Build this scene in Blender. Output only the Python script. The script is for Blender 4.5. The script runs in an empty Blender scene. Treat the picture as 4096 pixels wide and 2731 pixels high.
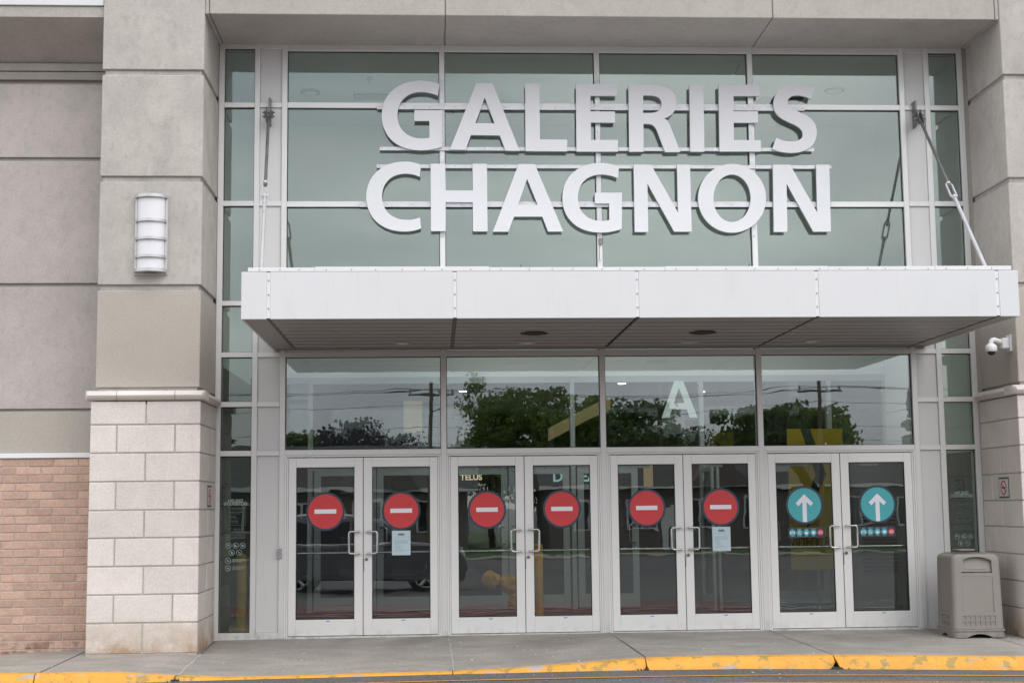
import bpy, bmesh, math, random
import numpy as np
from mathutils import Vector, Matrix

R = math.radians
random.seed(7)
scene = bpy.context.scene
COL = scene.collection

# ------------------------------------------------------------------ camera
CAM = Vector((1.866, -17.5936, 1.55))
YAW, PITCH, ROLL = 0.0551, 0.1148, -0.0112
fw = Vector((math.sin(YAW) * math.cos(PITCH), math.cos(YAW) * math.cos(PITCH), math.sin(PITCH)))
rt = Vector((math.cos(YAW), -math.sin(YAW), 0.0))
up = rt.cross(fw)
r2 = rt * math.cos(ROLL) + up * math.sin(ROLL)
u2 = up * math.cos(ROLL) - rt * math.sin(ROLL)
cd = bpy.data.cameras.new('camera')
cd.sensor_width = 36.0
cd.lens = 36.0 * 5689.0 / 4096.0
cd.clip_start = 0.1
cd.clip_end = 2000.0
cam = bpy.data.objects.new('camera', cd)
COL.objects.link(cam)
cam.matrix_world = Matrix(((r2.x, u2.x, -fw.x, CAM.x), (r2.y, u2.y, -fw.y, CAM.y), (r2.z, u2.z, -fw.z, CAM.z), (0, 0, 0, 1)))
scene.camera = cam

# ------------------------------------------------------------------ sky
SUN_EL, SUN_AZ = 42.0, 152.0        # azimuth clockwise from +Y (facade normal is -Y)
world = bpy.data.worlds.new('World')
scene.world = world
world.use_nodes = True
wn, wl = world.node_tree.nodes, world.node_tree.links
wn.clear()
out = wn.new('ShaderNodeOutputWorld')
bg = wn.new('ShaderNodeBackground')
bg.inputs['Strength'].default_value = 0.1
sky = wn.new('ShaderNodeTexSky')
sky.sky_type = 'NISHITA'
sky.sun_disc = False
sky.sun_elevation = R(SUN_EL)
sky.sun_rotation = R(SUN_AZ)
tc = wn.new('ShaderNodeTexCoord')
mp = wn.new('ShaderNodeMapping')
mp.inputs['Scale'].default_value = (1.0, 1.0, 3.2)
nz = wn.new('ShaderNodeTexNoise')
nz.inputs['Scale'].default_value = 2.3
nz.inputs['Detail'].default_value = 7.0
nz.inputs['Roughness'].default_value = 0.52
nz.inputs['Distortion'].default_value = 0.35
cr = wn.new('ShaderNodeValToRGB')
cr.color_ramp.elements[0].position = 0.37
cr.color_ramp.elements[0].color = (6.4, 6.7, 7.3, 1)
cr.color_ramp.elements[1].position = 0.64
cr.color_ramp.elements[1].color = (14.6, 14.6, 14.7, 1)
mx = wn.new('ShaderNodeMix')
mx.data_type = 'RGBA'
mx.inputs['Factor'].default_value = 0.88
wl.new(tc.outputs['Generated'], mp.inputs['Vector'])
wl.new(mp.outputs['Vector'], nz.inputs['Vector'])
wl.new(nz.outputs['Fac'], cr.inputs['Fac'])
wl.new(sky.outputs['Color'], mx.inputs['A'])
# an overcast sky is darker towards the horizon, all the way round
sx_ = wn.new('ShaderNodeSeparateXYZ')
mh = wn.new('ShaderNodeMapRange')
mh.inputs['From Min'].default_value = 0.0
mh.inputs['From Max'].default_value = 0.40
mh.inputs['To Min'].default_value = 0.66
mh.inputs['To Max'].default_value = 1.10
sc_ = wn.new('ShaderNodeVectorMath')
sc_.operation = 'SCALE'
wl.new(tc.outputs['Generated'], sx_.inputs[0])
wl.new(sx_.outputs['Z'], mh.inputs['Value'])
wl.new(cr.outputs['Color'], sc_.inputs[0])
wl.new(mh.outputs['Result'], sc_.inputs['Scale'])
wl.new(sc_.outputs['Vector'], mx.inputs['B'])
wl.new(mx.outputs['Result'], bg.inputs['Color'])
wl.new(bg.outputs['Background'], out.inputs['Surface'])

# ------------------------------------------------------------------ overcast sun
sd = bpy.data.lights.new('sun', 'SUN')
sd.energy = 0.75
sd.angle = R(45.0)
sd.color = (1.0, 0.97, 0.93)
sun = bpy.data.objects.new('sun', sd)
COL.objects.link(sun)
az, el = R(SUN_AZ), R(SUN_EL)
to_sun = Vector((math.sin(az) * math.cos(el), math.cos(az) * math.cos(el), math.sin(el)))
sun.rotation_euler = to_sun.to_track_quat('Z', 'Y').to_euler()
sun.location = (6, -20, 25)

vs = scene.view_settings
vs.view_transform = 'Standard'
vs.look = 'None'
vs.gamma = 1.0
vs.exposure = 0.62
vs.use_curve_mapping = False
scene.render.engine = 'CYCLES'
cy = scene.cycles
cy.use_denoising = True
cy.use_adaptive_sampling = True
cy.adaptive_threshold = 0.015
cy.max_bounces = 7
cy.diffuse_bounces = 3
cy.glossy_bounces = 3
cy.transmission_bounces = 3
cy.transparent_max_bounces = 24
cy.caustics_reflective = False
cy.caustics_refractive = False

# ------------------------------------------------------------------ materials
MATS = {}


def M(name, col, rough=0.6, metal=0.0, var=0.06, vs_=1.5, fine=0.0, fs=40.0, bump=0.0, bs=80.0, rnd=0.0, stretch=None, emit=0.0, spec=0.5):
    """Principled material: blotchy tone, fine grain, relief and a per-object shift."""
    if name in MATS:
        return MATS[name]
    m = bpy.data.materials.new(name)
    m.use_nodes = True
    n, l = m.node_tree.nodes, m.node_tree.links
    b = n['Principled BSDF']
    b.inputs['Roughness'].default_value = rough
    b.inputs['Metallic'].default_value = metal
    b.inputs['Specular IOR Level'].default_value = spec
    g = n.new('ShaderNodeNewGeometry')
    vec = g.outputs['Position']
    if stretch:
        mpn = n.new('ShaderNodeMapping')
        mpn.inputs['Scale'].default_value = stretch
        l.new(vec, mpn.inputs['Vector'])
        vec = mpn.outputs['Vector']
    a = n.new('ShaderNodeTexNoise')
    a.inputs['Scale'].default_value = vs_
    a.inputs['Detail'].default_value = 6
    a.inputs['Roughness'].default_value = 0.6
    l.new(vec, a.inputs['Vector'])
    mr = n.new('ShaderNodeMapRange')
    mr.inputs['From Min'].default_value = 0.28
    mr.inputs['From Max'].default_value = 0.72
    mr.inputs['To Min'].default_value = 1 - var
    mr.inputs['To Max'].default_value = 1 + var
    l.new(a.outputs['Fac'], mr.inputs['Value'])
    fac = mr.outputs['Result']
    if fine:
        f2 = n.new('ShaderNodeTexNoise')
        f2.inputs['Scale'].default_value = fs
        f2.inputs['Detail'].default_value = 4
        l.new(g.outputs['Position'], f2.inputs['Vector'])
        m2 = n.new('ShaderNodeMapRange')
        m2.inputs['From Min'].default_value = 0.25
        m2.inputs['From Max'].default_value = 0.75
        m2.inputs['To Min'].default_value = 1 - fine
        m2.inputs['To Max'].default_value = 1 + fine
        l.new(f2.outputs['Fac'], m2.inputs['Value'])
        mu = n.new('ShaderNodeMath')
        mu.operation = 'MULTIPLY'
        l.new(fac, mu.inputs[0])
        l.new(m2.outputs['Result'], mu.inputs[1])
        fac = mu.outputs[0]
    if rnd:
        oi = n.new('ShaderNodeObjectInfo')
        m3 = n.new('ShaderNodeMapRange')
        m3.inputs['To Min'].default_value = 1 - rnd
        m3.inputs['To Max'].default_value = 1 + rnd
        l.new(oi.outputs['Random'], m3.inputs['Value'])
        mu = n.new('ShaderNodeMath')
        mu.operation = 'MULTIPLY'
        l.new(fac, mu.inputs[0])
        l.new(m3.outputs['Result'], mu.inputs[1])
        fac = mu.outputs[0]
    vm = n.new('ShaderNodeVectorMath')
    vm.operation = 'SCALE'
    vm.inputs[0].default_value = col
    l.new(fac, vm.inputs['Scale'])
    l.new(vm.outputs['Vector'], b.inputs['Base Color'])
    m['colour_socket'] = vm.name
    if bump:
        t = n.new('ShaderNodeTexNoise')
        t.inputs['Scale'].default_value = bs
        t.inputs['Detail'].default_value = 3
        l.new(g.outputs['Position'], t.inputs['Vector'])
        bp_ = n.new('ShaderNodeBump')
        bp_.inputs['Strength'].default_value = 1.0
        bp_.inputs['Distance'].default_value = bump
        l.new(t.outputs['Fac'], bp_.inputs['Height'])
        l.new(bp_.outputs['Normal'], b.inputs['Normal'])
    if emit:
        b.inputs['Emission Color'].default_value = (*col, 1)
        b.inputs['Emission Strength'].default_value = emit
    MATS[name] = m
    return m


def overlay(m, col, scale, lo, hi, zmax=None, zfall=0.3, stretch=(1, 1, 1), strength=1.0, detail=8):
    """Mix a second colour into a material where a noise mask is high (chips, rust, dirt)."""
    n, l = m.node_tree.nodes, m.node_tree.links
    b = n['Principled BSDF']
    src = b.inputs['Base Color'].links[0].from_socket
    g = n.new('ShaderNodeNewGeometry')
    mpn = n.new('ShaderNodeMapping')
    mpn.inputs['Scale'].default_value = stretch
    l.new(g.outputs['Position'], mpn.inputs['Vector'])
    t = n.new('ShaderNodeTexNoise')
    t.inputs['Scale'].default_value = scale
    t.inputs['Detail'].default_value = detail
    t.inputs['Roughness'].default_value = 0.62
    l.new(mpn.outputs['Vector'], t.inputs['Vector'])
    mr = n.new('ShaderNodeMapRange')
    mr.inputs['From Min'].default_value = lo
    mr.inputs['From Max'].default_value = hi
    mr.inputs['To Max'].default_value = strength
    l.new(t.outputs['Fac'], mr.inputs['Value'])
    fac = mr.outputs['Result']
    if zmax is not None:
        sp = n.new('ShaderNodeSeparateXYZ')
        l.new(g.outputs['Position'], sp.inputs[0])
        m2 = n.new('ShaderNodeMapRange')
        m2.inputs['From Min'].default_value = zmax
        m2.inputs['From Max'].default_value = zmax - zfall
        l.new(sp.outputs['Z'], m2.inputs['Value'])
        mu = n.new('ShaderNodeMath')
        mu.operation = 'MULTIPLY'
        l.new(fac, mu.inputs[0])
        l.new(m2.outputs['Result'], mu.inputs[1])
        fac = mu.outputs[0]
    mx_ = n.new('ShaderNodeMix')
    mx_.data_type = 'RGBA'
    l.new(fac, mx_.inputs['Factor'])
    l.new(src, mx_.inputs['A'])
    mx_.inputs['B'].default_value = (*col, 1)
    l.new(mx_.outputs['Result'], b.inputs['Base Color'])
    return m


def glass(name, tint, ior, wave=0.0015, wscale=1.0, refl=(0.93, 0.97, 0.95)):
    """Flat glazing: clear tinted transmission plus a Fresnel reflection, slightly wavy."""
    m = bpy.data.materials.new(name)
    m.use_nodes = True
    n, l = m.node_tree.nodes, m.node_tree.links
    n.clear()
    o = n.new('ShaderNodeOutputMaterial')
    tr = n.new('ShaderNodeBsdfTransparent')
    tr.inputs['Color'].default_value = (*tint, 1)
    gl = n.new('ShaderNodeBsdfGlossy')
    gl.inputs['Roughness'].default_value = 0.0
    gl.inputs['Color'].default_value = (*refl, 1)
    fr = n.new('ShaderNodeFresnel')
    g = n.new('ShaderNodeNewGeometry')
    # the pane is thin and flat, so both of its faces reflect like the outer one
    mi = n.new('ShaderNodeMapRange')
    mi.inputs['To Min'].default_value = ior
    mi.inputs['To Max'].default_value = 1.0 / ior
    l.new(g.outputs['Backfacing'], mi.inputs['Value'])
    l.new(mi.outputs['Result'], fr.inputs['IOR'])
    mpn = n.new('ShaderNodeMapping')
    mpn.inputs['Scale'].default_value = (1, 1, 2.2)
    t = n.new('ShaderNodeTexNoise')
    t.inputs['Scale'].default_value = wscale
    t.inputs['Detail'].default_value = 2
    t.inputs['Roughness'].default_value = 0.45
    bp_ = n.new('ShaderNodeBump')
    bp_.inputs['Strength'].default_value = 1.0
    bp_.inputs['Distance'].default_value = wave
    l.new(g.outputs['Position'], mpn.inputs['Vector'])
    l.new(mpn.outputs['Vector'], t.inputs['Vector'])
    l.new(t.outputs['Fac'], bp_.inputs['Height'])
    l.new(bp_.outputs['Normal'], gl.inputs['Normal'])
    mx_ = n.new('ShaderNodeMixShader')
    l.new(fr.outputs['Fac'], mx_.inputs['Fac'])
    l.new(tr.outputs['BSDF'], mx_.inputs[1])
    l.new(gl.outputs['BSDF'], mx_.inputs[2])
    l.new(mx_.outputs['Shader'], o.inputs['Surface'])
    MATS[name] = m
    return m


# render walls
stucco = dict(rough=0.92, fine=0.075, fs=42, bump=0.004, bs=75, spec=0.2)
M('stucco_pier', (0.50, 0.468, 0.43), var=0.11, vs_=2.2, **stucco)
M('stucco_pier_low', (0.455, 0.418, 0.37), var=0.05, vs_=1.4, **stucco)
M('stucco_lintel', (0.46, 0.425, 0.385), var=0.06, vs_=1.6, **stucco)
M('stucco_wing', (0.475, 0.432, 0.408), var=0.09, vs_=1.3, **stucco)
M('stucco_wing_low', (0.43, 0.40, 0.355), var=0.05, vs_=1.5, **stucco)
M('stucco_band', (0.34, 0.315, 0.285), var=0.08, vs_=2.5, **stucco)
for k in ('stucco_pier', 'stucco_wing', 'stucco_lintel'):
    overlay(MATS[k], (0.30, 0.28, 0.25), 3.4, 0.50, 0.80, stretch=(1.0, 1.0, 0.7), strength=0.42)
    overlay(MATS[k], (0.33, 0.305, 0.275), 14.0, 0.50, 0.75, stretch=(1, 1, 0.8), strength=0.45)
M('groove', (0.33, 0.31, 0.285), rough=0.95)
M('stone', (0.69, 0.635, 0.59), rough=0.85, var=0.07, vs_=2.5, fine=0.09, fs=48, bump=0.004, bs=60, rnd=0.06)
overlay(MATS['stone'], (0.40, 0.34, 0.29), 22, 0.68, 0.73, strength=0.55)
overlay(MATS['stone'], (0.40, 0.27, 0.17), 3.2, 0.30, 0.58, zmax=0.36, zfall=0.36, strength=0.95)
M('stone_cap', (0.68, 0.63, 0.585), rough=0.8, var=0.06, vs_=3, fine=0.05, fs=60, bump=0.0015, bs=90, rnd=0.04)
M('mortar', (0.42, 0.395, 0.365), rough=0.95, var=0.15, vs_=6, fine=0.1)
M('brick', (0.52, 0.35, 0.275), rough=0.9, var=0.09, vs_=4, fine=0.15, fs=45, bump=0.004, bs=50, rnd=0.15)
overlay(MATS['brick'], (0.58, 0.38, 0.28), 5, 0.5, 0.75, strength=0.5)
overlay(MATS['brick'], (0.16, 0.085, 0.055), 8, 0.42, 0.6, zmax=0.16, zfall=0.2, strength=0.85)
overlay(MATS['brick'], (0.2, 0.12, 0.08), 30, 0.68, 0.74, strength=0.8)
M('brick_mortar', (0.46, 0.40, 0.35), rough=0.95, var=0.12, vs_=6)

# metal and paint
M('aluminium', (0.68, 0.675, 0.665), rough=0.38, metal=0.25, var=0.03, vs_=2.0, fine=0.02, fs=30)
overlay(MATS['aluminium'], (0.30, 0.27, 0.23), 9, 0.46, 0.7, zmax=0.14, zfall=0.15, strength=0.7)
M('door_metal', (0.77, 0.765, 0.755), rough=0.36, metal=0.2, var=0.02, vs_=2.0)
overlay(MATS['door_metal'], (0.42, 0.39, 0.35), 10, 0.48, 0.75, zmax=0.14, zfall=0.14, strength=0.55)
M('metal_panel', (0.63, 0.625, 0.62), rough=0.5, metal=0.15, var=0.025, vs_=1.2)
overlay(MATS['metal_panel'], (0.42, 0.41, 0.40), 4, 0.58, 0.85, stretch=(3, 3, 0.25), strength=0.5)
M('gasket', (0.015, 0.015, 0.016), rough=0.7)
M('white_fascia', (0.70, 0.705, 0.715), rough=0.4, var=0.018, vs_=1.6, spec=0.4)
overlay(MATS['white_fascia'], (0.55, 0.50, 0.43), 2.2, 0.60, 0.85, stretch=(2.5, 1, 0.6), strength=0.4)
overlay(MATS['white_fascia'], (0.46, 0.42, 0.37), 7.0, 0.60, 0.82, stretch=(4, 1, 0.12), strength=0.35)
overlay(MATS['white_fascia'], (0.30, 0.22, 0.15), 11.0, 0.72, 0.76, stretch=(1, 1, 1.6), strength=0.5)
M('white_flashing', (0.78, 0.785, 0.80), rough=0.38, var=0.03, vs_=2)
overlay(MATS['white_flashing'], (0.50, 0.33, 0.17), 4.0, 0.62, 0.74, stretch=(0.7, 3, 3), strength=0.6)
overlay(MATS['white_flashing'], (0.10, 0.09, 0.08), 26.0, 0.71, 0.76, strength=0.7)
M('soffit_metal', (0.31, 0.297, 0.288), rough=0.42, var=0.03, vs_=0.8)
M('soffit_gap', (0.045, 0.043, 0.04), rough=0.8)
M('letter_white', (0.69, 0.69, 0.71), rough=0.42, var=0.02, vs_=2.5, spec=0.4)
M('letter_return', (0.55, 0.56, 0.59), rough=0.5)
M('flat_bar', (0.60, 0.60, 0.63), rough=0.42, metal=0.3, var=0.12, vs_=7, fine=0.06, fs=50)
M('galvanised', (0.20, 0.205, 0.21), rough=0.45, metal=0.6, var=0.2, vs_=8)
overlay(MATS['galvanised'], (0.22, 0.10, 0.045), 9, 0.58, 0.68, strength=0.7)
M('rod_paint', (0.50, 0.50, 0.51), rough=0.45, metal=0.2, var=0.08, vs_=6)
overlay(MATS['rod_paint'], (0.20, 0.09, 0.04), 18, 0.60, 0.68, strength=0.85)
M('steel_brushed', (0.55, 0.55, 0.55), rough=0.27, metal=1.0, var=0.05)
M('rivet', (0.33, 0.33, 0.34), rough=0.4, metal=0.6)
M('lamp_metal', (0.56, 0.555, 0.55), rough=0.35, metal=0.55, var=0.05)
M('opal', (0.76, 0.76, 0.785), rough=0.3, var=0.01)
M('white_plastic', (0.78, 0.78, 0.79), rough=0.35, var=0.02)
M('black_plastic', (0.02, 0.02, 0.022), rough=0.18)
M('bin_plastic', (0.25, 0.23, 0.208), rough=0.62, var=0.04, vs_=3, fine=0.03, fs=120, bump=0.0006, bs=300)
overlay(MATS['bin_plastic'], (0.22, 0.19, 0.155), 5, 0.58, 0.8, strength=0.35)
overlay(MATS['bin_plastic'], (0.12, 0.10, 0.08), 8, 0.42, 0.68, zmax=0.10, zfall=0.14, strength=0.75)
overlay(MATS['bin_plastic'], (0.15, 0.13, 0.11), 26, 0.66, 0.72, strength=0.5)
M('bin_dark', (0.012, 0.012, 0.012), rough=0.9)

# ground
M('concrete', (0.355, 0.33, 0.295), rough=0.9, var=0.18, vs_=1.1, fine=0.17, fs=30, bump=0.0015, bs=120, rnd=0.03)
overlay(MATS['concrete'], (0.25, 0.225, 0.195), 2.4, 0.46, 0.72, stretch=(0.7, 1.5, 1), strength=0.75)
overlay(MATS['concrete'], (0.50, 0.48, 0.45), 14, 0.66, 0.74, stretch=(0.5, 1.5, 1), strength=0.5)
overlay(MATS['concrete'], (0.12, 0.11, 0.10), 10, 0.685, 0.705, strength=0.7)
overlay(MATS['concrete'], (0.22, 0.20, 0.175), 0.9, 0.48, 0.68, stretch=(1.0, 0.8, 1), strength=0.55)
M('joint_fill', (0.42, 0.41, 0.39), rough=0.95, var=0.25, vs_=9, bump=0.004, bs=40)
M('joint_dark', (0.055, 0.05, 0.045), rough=0.95, var=0.2, vs_=9)
M('kerb_paint', (0.74, 0.35, 0.045), rough=0.6, var=0.07, vs_=3, fine=0.06, fs=30, bump=0.006, bs=22)
overlay(MATS['kerb_paint'], (0.36, 0.25, 0.07), 7, 0.545, 0.60, strength=0.9)
overlay(MATS['kerb_paint'], (0.40, 0.385, 0.36), 6.0, 0.585, 0.63, stretch=(0.5, 1, 1.6), strength=0.95)
overlay(MATS['kerb_paint'], (0.08, 0.06, 0.04), 16, 0.69, 0.73, strength=0.9)
M('line_paint', (0.72, 0.33, 0.045), rough=0.75, var=0.1, vs_=4, fine=0.15, fs=60)
overlay(MATS['line_paint'], (0.10, 0.095, 0.09), 40, 0.57, 0.66, strength=0.9)
M('asphalt', (0.118, 0.114, 0.114), rough=0.9, var=0.16, vs_=0.9, fine=0.6, fs=38, bump=0.008, bs=45)
overlay(MATS['asphalt'], (0.40, 0.39, 0.37), 42, 0.64, 0.70, strength=0.7)
M('lot_red', (0.15, 0.035, 0.032), rough=0.9, var=0.3, vs_=1.2, fine=0.3, fs=20)
M('lot_white', (0.60, 0.60, 0.58), rough=0.85, var=0.2, vs_=3, fine=0.3, fs=25)
overlay(MATS['lot_white'], (0.13, 0.125, 0.125), 7, 0.54, 0.62, strength=1.0)
M('rubble', (0.05, 0.045, 0.035), rough=0.95, var=0.3, vs_=30, bump=0.01, bs=40)
M('grit', (0.55, 0.53, 0.50), rough=0.9, var=0.3, vs_=8)
M('lawn', (0.06, 0.10, 0.03), rough=0.95, var=0.25, vs_=0.6, fine=0.3, fs=8)

# printed things
M('print_red', (0.60, 0.045, 0.05), rough=0.45, var=0.02)
M('print_navy', (0.028, 0.047, 0.078), rough=0.4, var=0.02)
M('print_teal', (0.065, 0.40, 0.44), rough=0.45, var=0.02)
M('print_white', (0.80, 0.80, 0.86), rough=0.45, var=0.01)
M('print_ice', (0.32, 0.41, 0.41), rough=0.5, var=0.05)
M('print_dim', (0.12, 0.15, 0.148), rough=0.5, var=0.1)
M('paper', (0.50, 0.62, 0.67), rough=0.7, var=0.03, vs_=9)
M('ink', (0.10, 0.13, 0.14), rough=0.7)
M('ink_soft', (0.24, 0.31, 0.33), rough=0.7)
M('label_blue', (0.10, 0.28, 0.50), rough=0.4)
M('sign_grey', (0.10, 0.105, 0.115), rough=0.5)
M('sign_white', (0.60, 0.61, 0.62), rough=0.45)
M('sign_red', (0.50, 0.03, 0.035), rough=0.45)

# indoors
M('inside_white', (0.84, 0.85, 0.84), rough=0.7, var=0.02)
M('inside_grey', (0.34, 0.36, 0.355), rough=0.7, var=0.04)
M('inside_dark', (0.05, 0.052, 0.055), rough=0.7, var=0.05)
M('inside_panel', (0.20, 0.21, 0.205), rough=0.6, var=0.04)
M('mat_red', (0.10, 0.022, 0.022), rough=0.95, var=0.3, vs_=3, fine=0.2)
M('tile_grey', (0.20, 0.20, 0.19), rough=0.35, var=0.1)
M('banner_yellow', (0.34, 0.25, 0.010), rough=0.6, var=0.03)
M('banner_black', (0.02, 0.02, 0.02), rough=0.6)
M('bag_yellow', (0.72, 0.36, 0.03), rough=0.45, var=0.12, vs_=9)
M('letter_a', (0.60, 0.68, 0.66), rough=0.5, emit=0.08)
M('glow_cream', (0.95, 0.68, 0.36), rough=0.6, emit=0.10)  # emissive; also carries the lamplight on a mall wall and bulkhead
M('lit_text', (1.0, 0.78, 0.48), rough=0.6, emit=0.7)
M('lit_teal', (0.45, 0.75, 0.75), rough=0.6, emit=0.5)
M('lit_lamp', (1.0, 0.93, 0.8), rough=0.6, emit=14.0)
M('frame_inside', (0.40, 0.43, 0.435), rough=0.4, metal=0.2)

# far side of the car park
M('car_paint', (0.17, 0.175, 0.19), rough=0.25, metal=0.3, var=0.02)
M('car_glass', (0.008, 0.009, 0.011), rough=0.04)
M('tyre', (0.015, 0.015, 0.015), rough=0.85)
M('alloy', (0.72, 0.72, 0.74), rough=0.35, metal=0.2)
M('chrome', (0.80, 0.80, 0.82), rough=0.2, metal=0.25)
M('tail_red', (0.35, 0.01, 0.01), rough=0.2)
M('lens', (0.7, 0.7, 0.7), rough=0.08)
M('leaf_green', (0.17, 0.235, 0.04), rough=0.75, var=0.35, vs_=0.45, rnd=0.1)
M('leaf_dark', (0.105, 0.15, 0.04), rough=0.75, var=0.35, vs_=0.45, rnd=0.1)
M('leaf_plum', (0.10, 0.082, 0.09), rough=0.75, var=0.3, vs_=0.45)
M('leaf_conifer', (0.040, 0.065, 0.045), rough=0.8, var=0.3, vs_=0.8)
for k in ('leaf_green', 'leaf_dark', 'leaf_plum', 'leaf_conifer'):
    n_, l_ = MATS[k].node_tree.nodes, MATS[k].node_tree.links
    b_ = n_['Principled BSDF']
    tl = n_.new('ShaderNodeBsdfTranslucent')
    l_.new(b_.inputs['Base Color'].links[0].from_socket, tl.inputs['Color'])
    ms = n_.new('ShaderNodeMixShader')
    ms.inputs['Fac'].default_value = 0.5
    l_.new(b_.outputs['BSDF'], ms.inputs[1])
    l_.new(tl.outputs['BSDF'], ms.inputs[2])
    l_.new(ms.outputs['Shader'], n_['Material Output'].inputs['Surface'])
M('bark', (0.10, 0.075, 0.055), rough=0.95, var=0.2, vs_=5, bump=0.02, bs=12)
M('pole_wood', (0.14, 0.11, 0.085), rough=0.95, var=0.15, vs_=3)
M('wire', (0.02, 0.02, 0.02), rough=0.7)
M('siding', (0.16, 0.14, 0.125), rough=0.8, var=0.06, stretch=(0.3, 0.3, 8), vs_=2)
M('shingle', (0.10, 0.095, 0.092), rough=0.95, var=0.2, vs_=2, fine=0.2, fs=9)
M('trim_white', (0.72, 0.72, 0.72), rough=0.5)
M('pane_dark', (0.02, 0.022, 0.026), rough=0.06)

GL_UP = glass('glass_tinted', (0.875, 0.925, 0.90), 2.06, wave=0.0005, wscale=0.8, refl=(0.93, 1.0, 0.965))
GL_TR = glass('glass_transom', (0.91, 0.95, 0.94), 1.95, wave=0.0004, wscale=1.1, refl=(0.90, 0.95, 1.0))
GL_DOOR = glass('glass_door', (0.84, 0.88, 0.87), 2.0, wave=0.0006, wscale=1.4, refl=(0.97, 0.97, 0.97))
GL_SIDE = glass('glass_side', (0.78, 0.86, 0.82), 1.85, wave=0.0006, wscale=1.1)
GL_IN = glass('glass_inner', (0.88, 0.92, 0.91), 1.5, wave=0.0005, wscale=1.0)

# ------------------------------------------------------------------ mesh helpers
class MB:
    """Collects simple solids into one mesh."""

    def __init__(self):
        self.v, self.f = [], []

    def add(self, vs_, fs_):
        o = len(self.v)
        self.v += [tuple(p) for p in vs_]
        self.f += [tuple(i + o for i in f) for f in fs_]
        return self

    def box(self, x0, x1, y0, y1, z0, z1):
        v = [(x0, y0, z0), (x1, y0, z0), (x1, y1, z0), (x0, y1, z0), (x0, y0, z1), (x1, y0, z1), (x1, y1, z1), (x0, y1, z1)]
        return self.add(v, [(0, 3, 2, 1), (4, 5, 6, 7), (0, 1, 5, 4), (1, 2, 6, 5), (2, 3, 7, 6), (3, 0, 4, 7)])

    def bevel_box(self, x0, x1, y0, y1, z0, z1, b=0.004):
        bm = bmesh.new()
        bmesh.ops.create_cube(bm, size=1)
        for p in bm.verts:
            p.co = Vector(((x0 + x1) / 2 + p.co.x * (x1 - x0), (y0 + y1) / 2 + p.co.y * (y1 - y0), (z0 + z1) / 2 + p.co.z * (z1 - z0)))
        bmesh.ops.bevel(bm, geom=bm.edges[:] + bm.verts[:], offset=b, segments=1, affect='EDGES', profile=0.5)
        return self.take(bm)

    def take(self, bm):
        bm.verts.ensure_lookup_table()
        bm.verts.index_update()
        self.add([p.co[:] for p in bm.verts], [[p.index for p in f.verts] for f in bm.faces])
        bm.free()
        return self

    def loft(self, rings, cap=True, closed=True):
        n = len(rings[0])
        v = [p for r in rings for p in r]
        f = []
        for i in range(len(rings) - 1):
            for j in range(n if closed else n - 1):
                a, b = i * n + j, i * n + (j + 1) % n
                f.append((a, b, b + n, a + n))
        if cap:
            f.append(tuple(range(n - 1, -1, -1)))
            f.append(tuple((len(rings) - 1) * n + j for j in range(n)))
        return self.add(v, f)

    def tube(self, pts, r, n=8, cap=True):
        pts = [Vector(p) for p in pts]
        rr = r if isinstance(r, (list, tuple)) else [r] * len(pts)
        rings = []
        prev = None
        for i, p in enumerate(pts):
            d = (pts[min(i + 1, len(pts) - 1)] - pts[max(i - 1, 0)]).normalized()
            if prev is None:
                a = Vector((0, 0, 1)) if abs(d.z) < 0.9 else Vector((1, 0, 0))
                s = d.cross(a).normalized()
            else:
                s = (prev - d * prev.dot(d)).normalized()
            prev = s
            t = d.cross(s)
            rings.append([tuple(p + (s * math.cos(2 * math.pi * k / n) + t * math.sin(2 * math.pi * k / n)) * rr[i]) for k in range(n)])
        return self.loft(rings, cap)

    def cyl(self, c, r, h, axis='z', n=24, r2=None):
        d = {'x': Vector((1, 0, 0)), 'y': Vector((0, 1, 0)), 'z': Vector((0, 0, 1))}[axis]
        c = Vector(c)
        return self.tube([c - d * h / 2, c + d * h / 2], [r, r if r2 is None else r2], n)

    def prism_xz(self, poly, y0, y1):
        """Closed polygon in X,Z extruded from y0 to y1."""
        a = [(x, y0, z) for x, z in poly]
        b = [(x, y1, z) for x, z in poly]
        return self.loft([a, b])

    def build(self, name, mat, parent=None, smooth=False, loc=None):
        return obj(name, self, mat, parent, smooth, loc)


def wloc(o):
    p = Vector((0, 0, 0))
    while o is not None:
        p += o.location
        o = o.parent
    return p


def mesh_from(mb, name, off=Vector((0, 0, 0))):
    me = bpy.data.meshes.new(name)
    me.from_pydata([(x - off.x, y - off.y, z - off.z) for x, y, z in mb.v], [], mb.f)
    bm = bmesh.new()
    bm.from_mesh(me)
    bmesh.ops.recalc_face_normals(bm, faces=bm.faces[:])
    bm.to_mesh(me)
    bm.free()
    return me


def obj(name, mb, mat, parent=None, smooth=False, loc=None):
    """One mesh object from world-space geometry; its origin sits at its parent (or loc)."""
    base = Vector(loc) if loc is not None else Vector((0, 0, 0))
    pw = wloc(parent) if parent is not None else Vector((0, 0, 0))
    off = base if loc is not None else pw
    me = mesh_from(mb, name, off)
    me.materials.append(MATS[mat] if isinstance(mat, str) else mat)
    if smooth:
        me.polygons.foreach_set('use_smooth', [True] * len(me.polygons))
        if smooth is not True:
            bm = bmesh.new()
            bm.from_mesh(me)
            for e in bm.edges:
                if len(e.link_faces) == 2 and e.calc_face_angle(0) > R(smooth):
                    e.smooth = False
            bm.to_mesh(me)
            bm.free()
    o = bpy.data.objects.new(name, me)
    COL.objects.link(o)
    if parent is not None:
        o.parent = parent
    if loc is not None:
        o.location = base - pw
    return o


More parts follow.
